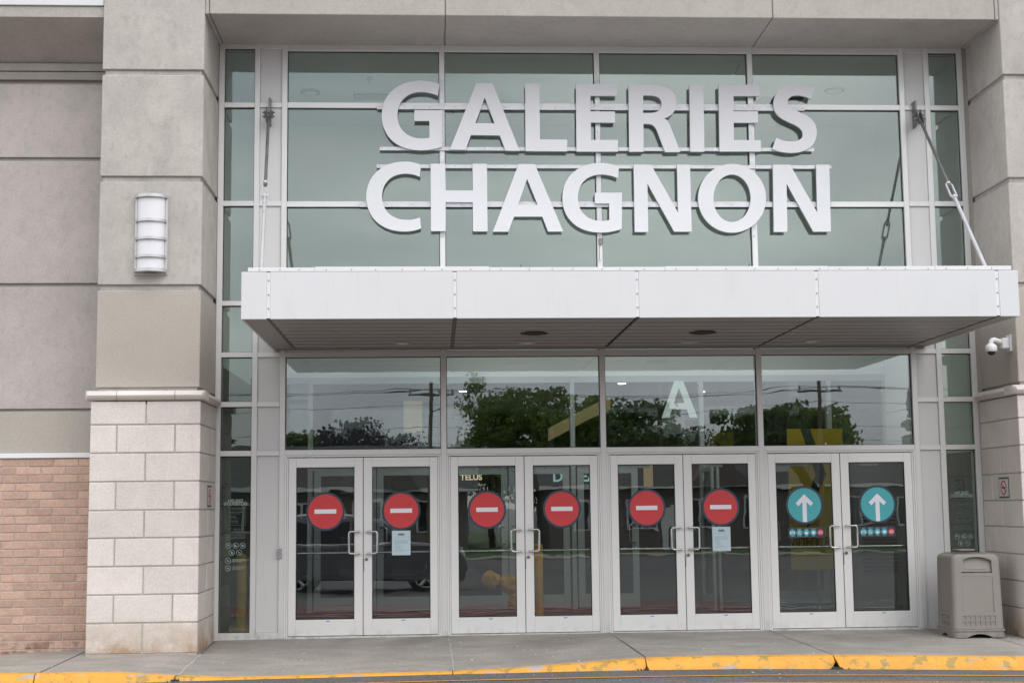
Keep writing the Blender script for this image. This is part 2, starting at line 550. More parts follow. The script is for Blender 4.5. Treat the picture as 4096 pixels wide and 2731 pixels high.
def place(name, me, loc, parent=None, rz=0.0, scale=None):
    """Another object on shared mesh data; loc is in world space."""
    o = bpy.data.objects.new(name, me)
    COL.objects.link(o)
    pw = wloc(parent) if parent is not None else Vector((0, 0, 0))
    o.parent = parent
    o.location = Vector(loc) - pw
    o.rotation_euler.z = rz
    if scale:
        o.scale = scale
    return o


def tag(o, label=None, cat=None, group=None, kind=None):
    if label:
        o['label'] = label
    if cat:
        o['category'] = cat
    if group:
        o['group'] = group
    if kind:
        o['kind'] = kind
    return o


def thing(name, label, cat, loc=(0, 0, 0), group=None):
    o = bpy.data.objects.new(name, None)
    o.empty_display_size = 0.1
    COL.objects.link(o)
    o.location = loc
    return tag(o, label, cat, group)


def struct(name, mb, mat, smooth=False):
    return tag(obj(name, mb, mat, None, smooth), kind='structure')


def copy_tree(o, parent=None):
    c = o.copy()
    COL.objects.link(c)
    c.parent = parent
    for ch in list(o.children):
        copy_tree(ch, c)
    return c


def boolean(o, cutter):
    """Cut a solid out of an object and keep the plain mesh."""
    me = mesh_from(cutter, 'cut', wloc(o))
    c = bpy.data.objects.new('cut', me)
    COL.objects.link(c)
    c.location = wloc(o)
    md = o.modifiers.new('b', 'BOOLEAN')
    md.operation = 'DIFFERENCE'
    md.solver = 'EXACT'
    md.object = c
    bpy.context.view_layer.update()
    dg = bpy.context.evaluated_depsgraph_get()
    new = bpy.data.meshes.new_from_object(o.evaluated_get(dg))
    o.modifiers.clear()
    old = o.data
    o.data = new
    bpy.data.objects.remove(c)
    bpy.data.meshes.remove(me)
    bpy.data.meshes.remove(old)
    return o


def curve_mesh(loops, extrude):
    """Filled 2-D outline (with holes) in X,Z turned into a solid lying at y -extrude..+extrude."""
    cu = bpy.data.curves.new('outline', 'CURVE')
    cu.dimensions = '2D'
    cu.fill_mode = 'BOTH'
    cu.extrude = extrude
    for lp in loops:
        s = cu.splines.new('POLY')
        s.points.add(len(lp) - 1)
        for q, (x, z) in zip(s.points, lp):
            q.co = (x, z, 0, 1)
        s.use_cyclic_u = True
    return take_curve(cu)


def take_curve(cu):
    o = bpy.data.objects.new('outline', cu)
    COL.objects.link(o)
    bpy.context.view_layer.update()
    dg = bpy.context.evaluated_depsgraph_get()
    me = bpy.data.meshes.new_from_object(o.evaluated_get(dg))
    v = [(p.co.x, -p.co.z, p.co.y) for p in me.vertices]
    f = [tuple(p.vertices) for p in me.polygons]
    bpy.data.objects.remove(o)
    bpy.data.curves.remove(cu)
    bpy.data.meshes.remove(me)
    return v, f


def text_mb(body, x, y, z, size, align='CENTER', mb=None, sx=1.0, bold=0.0, thick=0.0006):
    cu = bpy.data.curves.new('text', 'FONT')
    cu.body = body
    cu.size = size
    cu.align_x = align
    cu.align_y = 'CENTER'
    cu.extrude = thick
    cu.offset = bold
    cu.resolution_u = 3
    v, f = take_curve(cu)
    mb = mb or MB()
    return mb.add([(x + p[0] * sx, y + p[1], z + p[2]) for p in v], f)


def path_loops(s, steps=10):
    """Tiny outline language: M x,z  L x,z  C six numbers."""
    loops = []
    for part in s.split('|'):
        t = part.split()
        pts = []
        for k in range(0, len(t), 2):
            n = [float(q) for q in t[k + 1].split(',')]
            if t[k] in 'ML':
                pts.append((n[0], n[1]))
            else:
                a = pts[-1]
                for i in range(1, steps + 1):
                    u = i / steps
                    w = 1 - u
                    pts.append(tuple(w ** 3 * a[d] + 3 * w * w * u * n[d] + 3 * w * u * u * n[2 + d] + u ** 3 * n[4 + d] for d in (0, 1)))
        if abs(pts[0][0] - pts[-1][0]) + abs(pts[0][1] - pts[-1][1]) < 1e-5:
            pts.pop()
        loops.append(pts)
    return loops


def disc_mb(x, y, z, r, t=0.001, n=48, mb=None):
    mb = mb or MB()
    return mb.prism_xz([(x + r * math.cos(2 * math.pi * k / n), z + r * math.sin(2 * math.pi * k / n)) for k in range(n)], y - t, y)


def ring_mb(x, y, z, r0, r1, t=0.001, n=32, mb=None):
    mb = mb or MB()
    rings = []
    for rr, yy in ((r0, y), (r0, y - t), (r1, y - t), (r1, y)):
        rings.append([(x + rr * math.cos(2 * math.pi * k / n), yy, z + rr * math.sin(2 * math.pi * k / n)) for k in range(n)])
    rings.append(rings[0])
    return mb.loft(rings, cap=False)


def interp(tab, x):
    return float(np.interp(x, [t[0] for t in tab], [t[1] for t in tab]))

# ------------------------------------------------------------------ ground
rng = random.Random(3)
KT = [(-9, -0.075), (-2.5, -0.074), (-1.77, -0.075), (-1.39, -0.079), (-1.02, -0.102), (-0.69, -0.125), (-0.27, -0.146), (0.24, -0.148),
      (1.0, -0.138), (2.01, -0.128), (2.52, -0.113), (3.3, -0.070), (3.97, -0.030), (4.6, -0.018), (5.9, -0.028), (6.96, -0.052), (8.0, -0.079), (14, -0.10)]
AT = [(-9, -0.20), (-1.7, -0.172), (-0.3, -0.155), (1.0, -0.146), (2.0, -0.137), (2.5, -0.136), (3.3, -0.130), (3.95, -0.130), (5.1, -0.136), (6.4, -0.163), (7.95, -0.20), (14, -0.25)]
FB = [(-9, -0.12), (-3.3, -0.115), (-2.2, -0.06), (-0.8, -0.022), (0, -0.014), (1.9, -0.006), (3.9, -0.002), (6, -0.006), (8, -0.02), (9, -0.03), (14, -0.05)]


def walk_z(x, y):
    t = min(max(-y / 2.75, 0), 1.1)
    return interp(FB, x) * (1 - t) + interp(KT, x) * t


def ground_z(x, y):
    return interp(AT, max(min(x, 14), -9)) * max(0.0, 1 - (-2.88 - y) / 4.0) + (-0.19) * min(1.0, (-2.88 - y) / 4.0) - 0.026 * max(0.0, (-3.4 - y)) * (1 if y > -24 else (-3.4 + 24) / (-3.4 - y))


g = MB()
xs_ = [-400, -60, -14] + [-9 + k * 0.5 for k in range(47)] + [30, 80, 400]
ys_ = [-2.70, -2.88, -3.1, -3.4, -3.8, -4.5, -5.5, -6.9, -10, -15, -19, -24, -40, -80, -200, -600]
v = [(x, y, (ground_z(x, min(y, -2.88)) if y < -2.8 else ground_z(x, -2.88) - 0.02)) for y in ys_ for x in xs_]
n_ = len(xs_)
g.add(v, [(j * n_ + i, j * n_ + i + 1, (j + 1) * n_ + i + 1, (j + 1) * n_ + i) for j in range(len(ys_) - 1) for i in range(n_ - 1)])
struct('asphalt_road', g, 'asphalt')

# painted lines along the lane
for nm, y0, w in (('lane_line', -3.40, 0.055), ('lane_line', -3.86, 0.05)):
    g = MB()
    pts = [-8 + 0.5 * k for k in range(45)]
    for a, b in zip(pts[:-1], pts[1:]):
        wv = 0.006 * math.sin(a * 3.1)
        wv2 = 0.006 * math.sin(b * 3.1)
        g.add([(a, y0 - w / 2 + wv, ground_z(a, y0) + 0.006), (b, y0 - w / 2 + wv2, ground_z(b, y0) + 0.006),
               (b, y0 + w / 2 + wv2, ground_z(b, y0) + 0.006), (a, y0 + w / 2 + wv, ground_z(a, y0) + 0.006)], [(0, 1, 2, 3)])
    struct(nm, g, 'line_paint')

# pavement: a bed with separate cast slabs
JOINTS = [-8.0, -4.2, -2.15, -0.76, 2.04, 4.02, 5.98, 8.4, 11.5]
g = MB()
nx = 60
for i in range(nx):
    a, b = -8 + i * 19.5 / nx, -8 + (i + 1) * 19.5 / nx
    g.add([(a, -2.72, walk_z(a, -2.72) - 0.012), (b, -2.72, walk_z(b, -2.72) - 0.012), (b, 0.5, walk_z(b, 0) - 0.012), (a, 0.5, walk_z(a, 0) - 0.012)], [(0, 1, 2, 3)])
walk = struct('pavement', g, 'joint_fill')
for a, b in zip(JOINTS[:-1], JOINTS[1:]):
    g = MB()
    m_ = max(3, int((b - a) / 0.3))
    w = 0.009 if a < 3 else 0.006
    rows = []
    for yy, dz in ((0.45, -0.06), (0.45, 0), (0.02, 0), (-1.3, 0), (-2.2, 0), (-2.66, 0.0), (-2.66, -0.06)):
        rr = []
        for i in range(m_ + 1):
            x = a + w + (b - a - 2 * w) * i / m_
            skew = 0.022 * (yy + 1.3) * (1 if a > 3 else 0.5)
            rr.append((x - skew + 0.004 * math.sin(yy * 9 + x), yy, walk_z(x, yy) + dz))
        rows.append(rr)
    vv = [p for r_ in rows for p in r_]
    k = m_ + 1
    g.add(vv, [(j * k + i, j * k + i + 1, (j + 1) * k + i + 1, (j + 1) * k + i) for j in range(len(rows) - 1) for i in range(m_)])
    obj('slab', g, 'concrete', walk)

# sealant squeezed out of two of the joints
for jx, wd in ((-0.76, 0.018), (2.04, 0.014)):
    g = MB()
    pts = []
    yy = -0.25 if jx > 0 else -1.22
    while yy > -2.72:
        x = jx - 0.011 * (yy + 1.3) + 0.004 * math.sin(yy * 9 + jx)
        w = wd * rng.uniform(0.45, 1.15)
        pts.append((x, yy, w))
        yy -= 0.05
    rows = [[(x - w, y, walk_z(x, y) + 0.002), (x, y, walk_z(x, y) + 0.007), (x + w, y, walk_z(x, y) + 0.002)] for x, y, w in pts]
    g.add([q for r_ in rows for q in r_], [(j * 3 + i, j * 3 + i + 1, j * 3 + i + 4, j * 3 + i + 3) for j in range(len(rows) - 1) for i in range(2)])
    obj('joint_sealant', g, 'joint_fill', walk)

# worn paint farther out on the lane: a red zone with faded white strokes
def lot_strip(name, mat, x0, x1, y0, y1, dz, amp=0.0, seed=0):
    g_ = MB()
    n = int((x1 - x0) / 0.4)
    rows = []
    for i in range(n + 1):
        x = x0 + (x1 - x0) * i / n
        o = amp * (math.sin(x * 1.3 + seed) + 0.5 * math.sin(x * 3.7 + 2 * seed))
        rows.append(((x, y0 + o, ground_z(x, y0) + dz), (x, y1 + o, ground_z(x, y1) + dz)))
    g_.add([q for r_ in rows for q in r_], [(2 * i, 2 * i + 2, 2 * i + 3, 2 * i + 1) for i in range(n)])
    return struct(name, g_, mat)


lot_strip('red_painted_zone', 'lot_red', -4.0, 7.6, -11.2, -6.6, 0.006)
for i, yy in enumerate((-6.9, -7.5, -8.2, -9.1, -10.3)):
    lot_strip('faded_white_stroke', 'lot_white', -5.0, 11.0, yy - 0.06, yy + 0.06, 0.012, 0.16, i * 1.7)

# kerb: painted segments, broken away at two joints
kerb = struct('kerb', MB().box(-8, 11.4, -2.80, -2.74, -0.5, -0.24), 'rubble')
CUT = {4.02: 0.042, 5.98: 0.10}

for a, b in zip(JOINTS[:-1], JOINTS[1:]):
    g = MB()
    m_ = max(6, int((b - a) / 0.035))
    rings = []
    for i in range(m_ + 1):
        x = a + 0.006 + (b - a - 0.012) * i / m_
        zt, zb = walk_z(x, -2.75) + 0.003, interp(AT, x) - 0.10
        jit = rng.uniform(-0.004, 0.004)
        cut = 0.0
        for jx, cw in CUT.items():
            d = abs(x - jx)
            if d < cw:
                cut = max(cut, (1 - d / cw) * rng.uniform(0.8, 1.0))
        zface = zb + cut * (zt - 0.015 - zb)
        rings.append([(x, -2.655, zt - 0.001), (x, -2.775, zt + jit * 0.4), (x, -2.805 + jit, zt - 0.012), (x, -2.855 - jit, max(zface, (zt + zb) / 2)),
                      (x, -2.875 + jit, max(zface, zb)), (x, -2.70, max(zface, zb))])
    g.loft(rings)
    obj('kerb_stone', g, 'kerb_paint', kerb, smooth=40)
for jx in CUT:
    obj('broken_core', MB().box(jx - 0.13, jx + 0.13, -2.79, -2.70, -0.3, walk_z(jx, -2.75) - 0.022), 'rubble', kerb)
# crumbled spots at the foot of the kerb
for jx, n in ((4.02, 16), (5.98, 34), (-0.76, 14)):
    g = MB()
    for k in range(n):
        x, y = jx + rng.gauss(0, 0.05), -2.86 + rng.uniform(-0.05, 0.07)
        s = rng.uniform(0.006, 0.02)
        bm = bmesh.new()
        bmesh.ops.create_icosphere(bm, subdivisions=1, radius=s)
        for p in bm.verts:
            p.co *= rng.uniform(0.7, 1.2)
            p.co += Vector((x, y, interp(AT, x) + s * 0.3))
        g.take(bm)
    tag(obj('rubble', g, 'rubble'), 'dark crumbled bits of broken kerb at the joint', 'rubble', kind='stuff')

# loose grit on the lane and the pavement
g = MB()
for k in range(150):
    x, y = rng.uniform(-3, 9), rng.choice((rng.uniform(-4.6, -2.95), rng.uniform(-2.6, -0.2)))
    zz = ground_z(x, y) if y < -2.8 else walk_z(x, y)
    s_ = rng.uniform(0.003, 0.010)
    bm = bmesh.new()
    bmesh.ops.create_icosphere(bm, subdivisions=1, radius=s_)
    for q in bm.verts:
        q.co = Vector((q.co.x * rng.uniform(0.7, 2.0) + x, q.co.y * rng.uniform(0.7, 1.6) + y, q.co.z * 0.6 + zz + s_ * 0.4))
    g.take(bm)
tag(obj('grit', g, 'grit'), 'pale grit scattered over the lane and pavement', 'grit', kind='stuff')

# ------------------------------------------------------------------ the building
XL, XR = -0.80, 8.73          # inner faces of the stone plinths
EL, ER = -0.83, 8.79          # inner faces of the rendered piers
YB, YE = -1.20, -1.12
building = thing('shopping_mall', 'beige rendered mall entrance front with stone based piers and a brick wing', 'building', (3.96, 0, 0))

COURSE = [2.785, 2.511, 2.19, 1.867, 1.545, 1.234, 0.918, 0.604, 0.291, -0.05]
GROOVES = [2.945, 4.10, 5.38, 6.66, 8.2, 9.4]


def pier(mirror):
    """One entrance pier: render panels above a stone plinth with a bullnose cap."""
    fx = (lambda x: x) if not mirror else (lambda x: (XL + XR) - x)
    ef = (lambda x: x) if not mirror else (lambda x: (EL + ER) - x)

    def bx(mb, f, x0, x1, *r_):
        a, b = f(x0), f(x1)
        return mb.box(min(a, b), max(a, b), *r_)

    core = MB()
    bx(core, ef, -1.98, EL - 0.03, YE + 0.03, 0.30, 2.75, 9.4)
    bx(core, fx, -2.035, XL - 0.009, YB + 0.009, 0.28, -0.4, 2.75)
    p = obj('pier', core, 'mortar', building)
    p2 = None
    for i, (a, b) in enumerate(zip(GROOVES[:-1], GROOVES[1:])):
        gp = MB()
        x0, x1 = ef(-2.01), ef(EL)
        gp.bevel_box(min(x0, x1), max(x0, x1), YE, 0.29, a + (0.0 if i == 0 else 0.034), b - 0.034, 0.007)
        obj('render_panel', gp, 'stucco_pier_low' if i == 0 else 'stucco_pier', p)
    for i, (t, b) in enumerate(zip(COURSE[:-1], COURSE[1:])):
        m = 0.008
        z0, z1 = b + m, t - m
        def blk(x0, x1, y0, y1):
            gp = MB()
            a, c = fx(x0), fx(x1)
            j = rng.uniform(-0.002, 0.002)
            gp.bevel_box(min(a, c) + m, max(a, c) - m, y0 + m + j, y1 - m, z0, z1, 0.006)
            obj('stone_block', gp, 'stone', p)
        x_in = XL + m
        if i % 2 == 0:
            blk(-2.045, -1.415, YB - m, -0.62)
            blk(-1.415, x_in, YB - m, -0.60)
            blk(-1.2, x_in, -0.60, 0.0)
        else:
            blk(-2.045, -1.74, YB - m, -0.9)
            blk(-1.74, -1.085, YB - m, -0.9)
            blk(-1.085, x_in, YB - m, -0.32)
            blk(-1.2, x_in, -0.32, 0.0)
    # bullnose cap
    prof = [(-0.06, 0.0), (-0.10, 0.018), (-0.118, 0.055), (-0.10, 0.092), (-0.06, 0.11)]
    cuts = [-2.10, -1.74, -1.085, XL + 0.055]
    for a, c in zip(cuts[:-1], cuts[1:]):
        gp = MB()
        rings = []
        for x, e in ((a, 1), (a + 0.03, 0), (c - 0.03, 0), (c, 1)):
            sh = 0.0
            if e and (a == cuts[0] and x == a or c == cuts[-1] and x == c):
                sh = 0.045
            xx = x + (0.003 if x < (a + c) / 2 else -0.003)
            rings.append([(fx(xx), YB + 0.06 + q + (sh if 0 < k < 4 else 0), 2.79 + z) for k, (q, z) in enumerate(prof)] + [(fx(xx), -0.95, 2.90), (fx(xx), -0.95, 2.79)])
        gp.loft(rings)
        obj('cap_stone', gp, 'stone_cap', p, smooth=50)
    for a, c in ((-0.945, -0.42), (-0.414, 0.0)):
        gp = MB()
        gp.loft([[(fx(XL - 0.06 - q), y, 2.79 + z) for q, z in prof] + [(fx(-1.05), y, 2.90), (fx(-1.05), y, 2.79)] for y in (a, c)])
        obj('cap_stone', gp, 'stone_cap', p, smooth=50)
    return p


pier(False)
pier(True)

# lintel over the recess, in three render panels
core = MB().box(EL - 0.05, ER + 0.05, YE + 0.05, 0.40, 7.41, 9.4)
lint = obj('lintel', core, 'groove', building)
for a, b in ((EL, EL + 0.045), (EL + 0.055, 2.015), (2.025, 5.985), (5.995, ER - 0.055), (ER - 0.045, ER)):
    obj('render_panel', MB().bevel_box(a, b, YE + 0.022, 0.38, 7.385, 9.4, 0.007), 'stucco_lintel', lint)

# left wing: render over brick, with a sloping eaves soffit
YW = -0.40
core = MB().box(-7.9, -1.95, YW + 0.05, 0.2, -0.5, 9.0)
wing = obj('wing_wall', core, 'brick_mortar', building)
obj('mortar_bed', MB().box(-7.9, -1.95, YW - 0.006, YW + 0.06, -0.4, 2.17), 'brick_mortar', wing)
for a, b, m in ((2.734, 4.244, 'stucco_wing'), (4.244, 5.79, 'stucco_wing'), (5.79, 6.747, 'stucco_wing')):
    obj('render_panel', MB().bevel_box(-7.9, -1.97, YW, 0.0, a + 0.022, b - 0.022, 0.006), m, wing)
obj('render_panel', MB().bevel_box(-7.9, -1.97, YW, 0.0, 2.235, 2.734 - 0.012, 0.006), 'stucco_wing_low', wing)
obj('groove_strip', MB().box(-7.9, -1.97, YW + 0.03, 0.0, 2.70, 6.90), 'groove', wing)
obj('moulding', MB().bevel_box(-7.9, -1.97, YW - 0.025, 0.0, 6.775, 6.875, 0.006), 'stucco_band', wing)
obj('moulding', MB().bevel_box(-7.9, -1.97, YW - 0.045, 0.0, 6.880, 6.975, 0.006), 'stucco_band', wing)
obj('flashing', MB().bevel_box(-7.9, -1.97, YW - 0.035, 0.0, 2.172, 2.232, 0.004), 'white_flashing', wing)
sof = MB()
sof.loft([[(x, YW, 6.975), (x, -1.06, 7.345), (x, -1.06, 7.475), (x, YW, 7.475)] for x in (-7.9, -2.02)])
obj('eaves', sof, 'stucco_lintel', wing)
obj('white_fascia_sheet', MB().bevel_box(-7.9, -2.02, -1.085, YW, 7.48, 9.0, 0.005), 'white_fascia', wing)
# bricks, one by one
BL, BH, BP = 0.281, 0.0845, 0.0965
bm_ = [mesh_from(MB().bevel_box(-BL / 2, BL / 2, -0.045 + d, 0.05, -BH / 2, BH / 2, 0.005), 'brick') for d in (0, 0.0015, 0.003)]
bh = [mesh_from(MB().bevel_box(-0.065, 0.065, -0.045, 0.05, -BH / 2, BH / 2, 0.005), 'brick')]
for m in bm_ + bh:
    m.materials.append(MATS['brick'])
row = 0
z = 2.165 - BP / 2
while z > -0.19:
    x = -2.06 - BL / 2 - (0.146 if row % 2 else 0.0) - rng.uniform(0, 0.004)
    if row % 2:
        place('brick', bh[0], (-2.06 - 0.065, YW + 0.03, z), wing)
    while x > -4.2:
        place('brick', rng.choice(bm_), (x, YW + 0.03 + rng.uniform(-0.002, 0.002), z + rng.uniform(-0.001, 0.001)), wing)
        x -= 0.293
    row += 1
    z -= BP

# ------------------------------------------------------------------ curtain wall
MX = [-0.787, -0.342, 0.0, 1.98, 3.96, 5.94, 7.92, 8.25, 8.695]
HW = 0.034
curtain = thing('curtain_wall', 'tall aluminium framed glass front in the recess between the two piers', 'glass front', (3.96, 0.0, 0.0))
YF, YK = 0.0, 0.16            # frame face and back


def part(name, mat, *b, parent=curtain, bev=0.003):
    g_ = MB()
    if bev:
        g_.bevel_box(*b, bev)
    else:
        g_.box(*b)
    return obj(name, g_, mat, parent)


for x in MX:
    part('mullion', 'aluminium', x - HW, x + HW, YF, YK, -0.03, 7.40)
RAILS_MAIN = [(7.30, 7.385), (6.56, 6.63), (5.29, 5.36), (3.40, 3.467), (2.19, 2.257)]
RAILS_SIDE = [(7.325, 7.385), (6.562, 6.625), (5.30, 5.365), (4.045, 4.105), (3.402, 3.465), (2.79, 2.853), (2.188, 2.253), (-0.03, 0.062)]
for i, (a, b) in enumerate(zip(MX[:-1], MX[1:])):
    a, b = a + HW, b - HW
    side, panel = i in (0, 7), i in (1, 6)
    rails = RAILS_SIDE if side or panel else RAILS_MAIN
    for z0, z1 in rails:
        part('rail', 'aluminium', a, b, YF + 0.003, YK - 0.01, z0, z1)
    for (lo, hi) in zip([r_[1] for r_ in rails[1:]], [r_[0] for r_ in rails[:-1]]):
        if panel:
            part('metal_panel', 'metal_panel', a, b, YF + 0.028, YK - 0.05, lo, hi)
        else:
            gm = GL_SIDE if (side and lo < 3) else (GL_TR if lo < 3.3 else GL_UP)
            part('pane', gm, a, b, 0.052, 0.062, lo, hi, bev=0)
            g_ = MB()
            for (q0, q1, w0, w1) in ((a, a + 0.008, lo, hi), (b - 0.008, b, lo, hi), (a + 0.008, b - 0.008, lo, lo + 0.007), (a + 0.008, b - 0.008, hi - 0.010, hi)):
                g_.box(q0, q1, 0.040, 0.051, w0, w1)
            obj('gasket', g_, 'gasket', curtain)
part('sealant', 'stucco_band', EL, MX[0] - HW, 0.01, 0.15, 2.9, 7.385, bev=0)
part('sealant', 'stucco_band', MX[-1] + HW, ER, 0.01, 0.15, 2.9, 7.385, bev=0)
part('sealant', 'aluminium', MX[-1] + HW, XR + 0.02, 0.01, 0.15, -0.03, 2.9, bev=0)

# ------------------------------------------------------------------ doors
BAYS = [(0.0, 1.98), (1.98, 3.96), (3.96, 5.94), (5.94, 7.92)]
for a, b in BAYS:
    part('door_frame', 'door_metal', a + HW, a + HW + 0.022, 0.006, 0.15, 0.0, 2.19)
    part('door_frame', 'door_metal', a + HW + 0.024, a + HW + 0.044, 0.014, 0.15, 0.0, 2.165)
    part('door_frame', 'door_metal', b - HW - 0.022, b - HW, 0.006, 0.15, 0.0, 2.19)
    part('door_frame', 'door_metal', b - HW - 0.044, b - HW - 0.024, 0.014, 0.15, 0.0, 2.165)
    part('door_frame', 'door_metal', a + HW + 0.023, b - HW - 0.023, 0.010, 0.15, 2.168, 2.188)
    part('threshold', 'aluminium', a + HW, b - HW, -0.035, 0.17, -0.03, 0.006)

NTH = ['first', 'second', 'third', 'fourth', 'fifth', 'sixth', 'seventh', 'eighth']
DOOR_X = []
for k in range(8):
    a, b = BAYS[k // 2]
    left = k % 2 == 0
    x0 = a + HW + 0.047 if left else (a + b) / 2 + 0.004
    x1 = (a + b) / 2 - 0.004 if left else b - HW - 0.047
    DOOR_X.append((x0, x1))
    look = 'red no-entry disc' if k < 6 else 'teal arrow disc'
    extra = {1: ' and paper notice', 5: ' and paper notice'}.get(k, '')
    d = thing('glass_door', 'aluminium framed glass door with %s%s, %s leaf counted from the left' % (look, extra, NTH[k]), 'door', ((x0 + x1) / 2, 0.03, 0.0), 'glass entrance doors')
    y0, y1 = 0.018, 0.068
    sw_h, sw_m = (0.092, 0.104)
    sl, sr = (sw_h, sw_m) if left else (sw_m, sw_h)
    zb, zt = 0.012, 2.158
    part('stile', 'door_metal', x0, x0 + sl, y0, y1, zb, zt, parent=d)
    part('stile', 'door_metal', x1 - sr, x1, y0, y1, zb, zt, parent=d)
    part('top_rail', 'door_metal', x0 + sl, x1 - sr, y0 + 0.0015, y1, 2.042, zt, parent=d)
    part('bottom_rail', 'door_metal', x0 + sl, x1 - sr, y0 + 0.0015, y1, zb, 0.205, parent=d)
    gx0, gx1 = x0 + sl, x1 - sr
    part('pane', GL_DOOR, gx0, gx1, 0.040, 0.048, 0.205, 2.042, parent=d, bev=0)
    g_ = MB()
    for q in ((gx0, gx0 + 0.009, 0.205, 2.042), (gx1 - 0.009, gx1, 0.205, 2.042), (gx0 + 0.009, gx1 - 0.009, 0.205, 0.213), (gx0 + 0.009, gx1 - 0.009, 2.033, 2.042)):
        g_.box(q[0], q[1], 0.030, 0.039, q[2], q[3])
    obj('gasket', g_, 'gasket', d)
    # offset pull, push bar, lock, maker's label
    s = 1 if left else -1
    xm = (x1 - 0.045) if left else (x0 + 0.045)
    zc = 1.125
    arc = []
    for (cx, cz, a0) in ((xm - s * 0.095, zc + 0.105, 90), (xm - s * 0.095, zc - 0.105, 180)):
        for t in range(5):
            an = R(a0 + t * 22.5)
            arc.append((cx + s * 0.028 * math.cos(an), cz + 0.028 * math.sin(an)))
    pts = [(xm, y0, zc + 0.133), (xm, y0 - 0.055, zc + 0.133)] + [(p[0], y0 - 0.062, p[1]) for p in arc] + [(xm, y0 - 0.055, zc - 0.133), (xm, y0, zc - 0.133)]
    g_ = MB()
    g_.tube(pts, 0.0125, 10)
    obj('pull_handle', g_, 'steel_brushed', d, smooth=50)
    g_ = MB()
    g_.tube([(gx0 - 0.03, 0.112, 1.0), (gx1 + 0.03, 0.112, 1.0)], 0.012, 10)
    for xx in (gx0 - 0.03, gx1 + 0.03):
        g_.box(xx - 0.012, xx + 0.012, 0.069, 0.118, 0.985, 1.015)
    obj('push_bar', g_, 'steel_brushed', d, smooth=50)
    if not left:
        g_ = MB()
        g_.cyl((x0 + 0.035, y0 - 0.005, 0.92), 0.0205, 0.012, 'y', 20)
        lk = obj('lock_cylinder', g_, 'galvanised', d, smooth=50)
        obj('keyhole', MB().box(x0 + 0.0335, x0 + 0.0365, y0 - 0.0135, y0 - 0.0112, 0.912, 0.928), 'gasket', lk)
        obj('latch_cover', MB().bevel_box(x0 + 0.0005, x0 + 0.008, y0 - 0.004, y0 + 0.01, 0.78, 0.93, 0.001), 'rivet', d)
    if left:
        obj('meeting_seal', MB().box(x1 + 0.0008, x1 + 0.0072, 0.022, 0.066, zb, zt), 'gasket', d)
    obj('bottom_seal', MB().box(x0, x1, y0 + 0.004, y1, 0.0062, 0.0115), 'gasket', d)
    g_ = MB()
    cx = (x0 + x1) / 2 + 0.03
    g_.box(cx - 0.022, cx + 0.022, y0 - 0.0005, y0 + 0.0005, 0.178, 0.192)
    lb = obj('maker_label', g_, 'label_blue', d)
    obj('label_print', MB().box(cx - 0.017, cx + 0.017, y0 - 0.0012, y0 - 0.0006, 0.186, 0.1885), 'print_white', lb)
    obj('closer_cover', MB().bevel_box((x0 + x1) / 2 - 0.20, (x0 + x1) / 2 + 0.05, 0.07, 0.11, 2.00, 2.04, 0.006), 'frame_inside', d)

# round stickers
SY = 0.0385
POS = ['far left', 'second', 'third', 'fourth', 'fifth', 'sixth']
for k in range(8):
    x0, x1 = DOOR_X[k]
    left = k % 2 == 0
    gx0 = x0 + (0.092 if left else 0.104)
    gx1 = x1 - (0.104 if left else 0.092)
    cx, cz = (gx0 + gx1) / 2, 1.505
    if k < 6:
        t = thing('no_entry_sticker', 'round red no-entry sticker with white bar on the %s glass door from the left' % NTH[k], 'sticker', (cx, SY, cz), 'no-entry stickers')
        disc_mb(cx, SY, cz, 0.236).build('border_disc', 'print_navy', t)
        disc_mb(cx, SY - 0.0012, cz, 0.210).build('colour_disc', 'print_red', t)
        MB().box(cx - 0.133, cx + 0.133, SY - 0.0036, SY - 0.0024, cz - 0.026, cz + 0.026).build('white_bar', 'print_white', t)
    else:
        t = thing('arrow_sticker', 'round teal sticker with white up arrow on the %s glass door' % ('rightmost' if k == 7 else 'second from right'), 'sticker', (cx, SY, cz + 0.012), 'up-arrow stickers')
        disc_mb(cx, SY, cz + 0.012, 0.236).build('border_disc', 'print_navy', t)
        disc_mb(cx, SY - 0.0012, cz + 0.012, 0.210).build('colour_disc', 'print_teal', t)
        zt = cz + 0.148
        poly = [(-0.026, -0.345), (0.026, -0.345), (0.026, -0.098), (0.077, -0.147), (0.110, -0.112), (0, 0.0), (-0.110, -0.112), (-0.077, -0.147), (-0.026, -0.098)]
        MB().prism_xz([(cx + p[0], zt + p[1]) for p in poly], SY - 0.0036, SY - 0.0024).build('white_arrow', 'print_white', t)

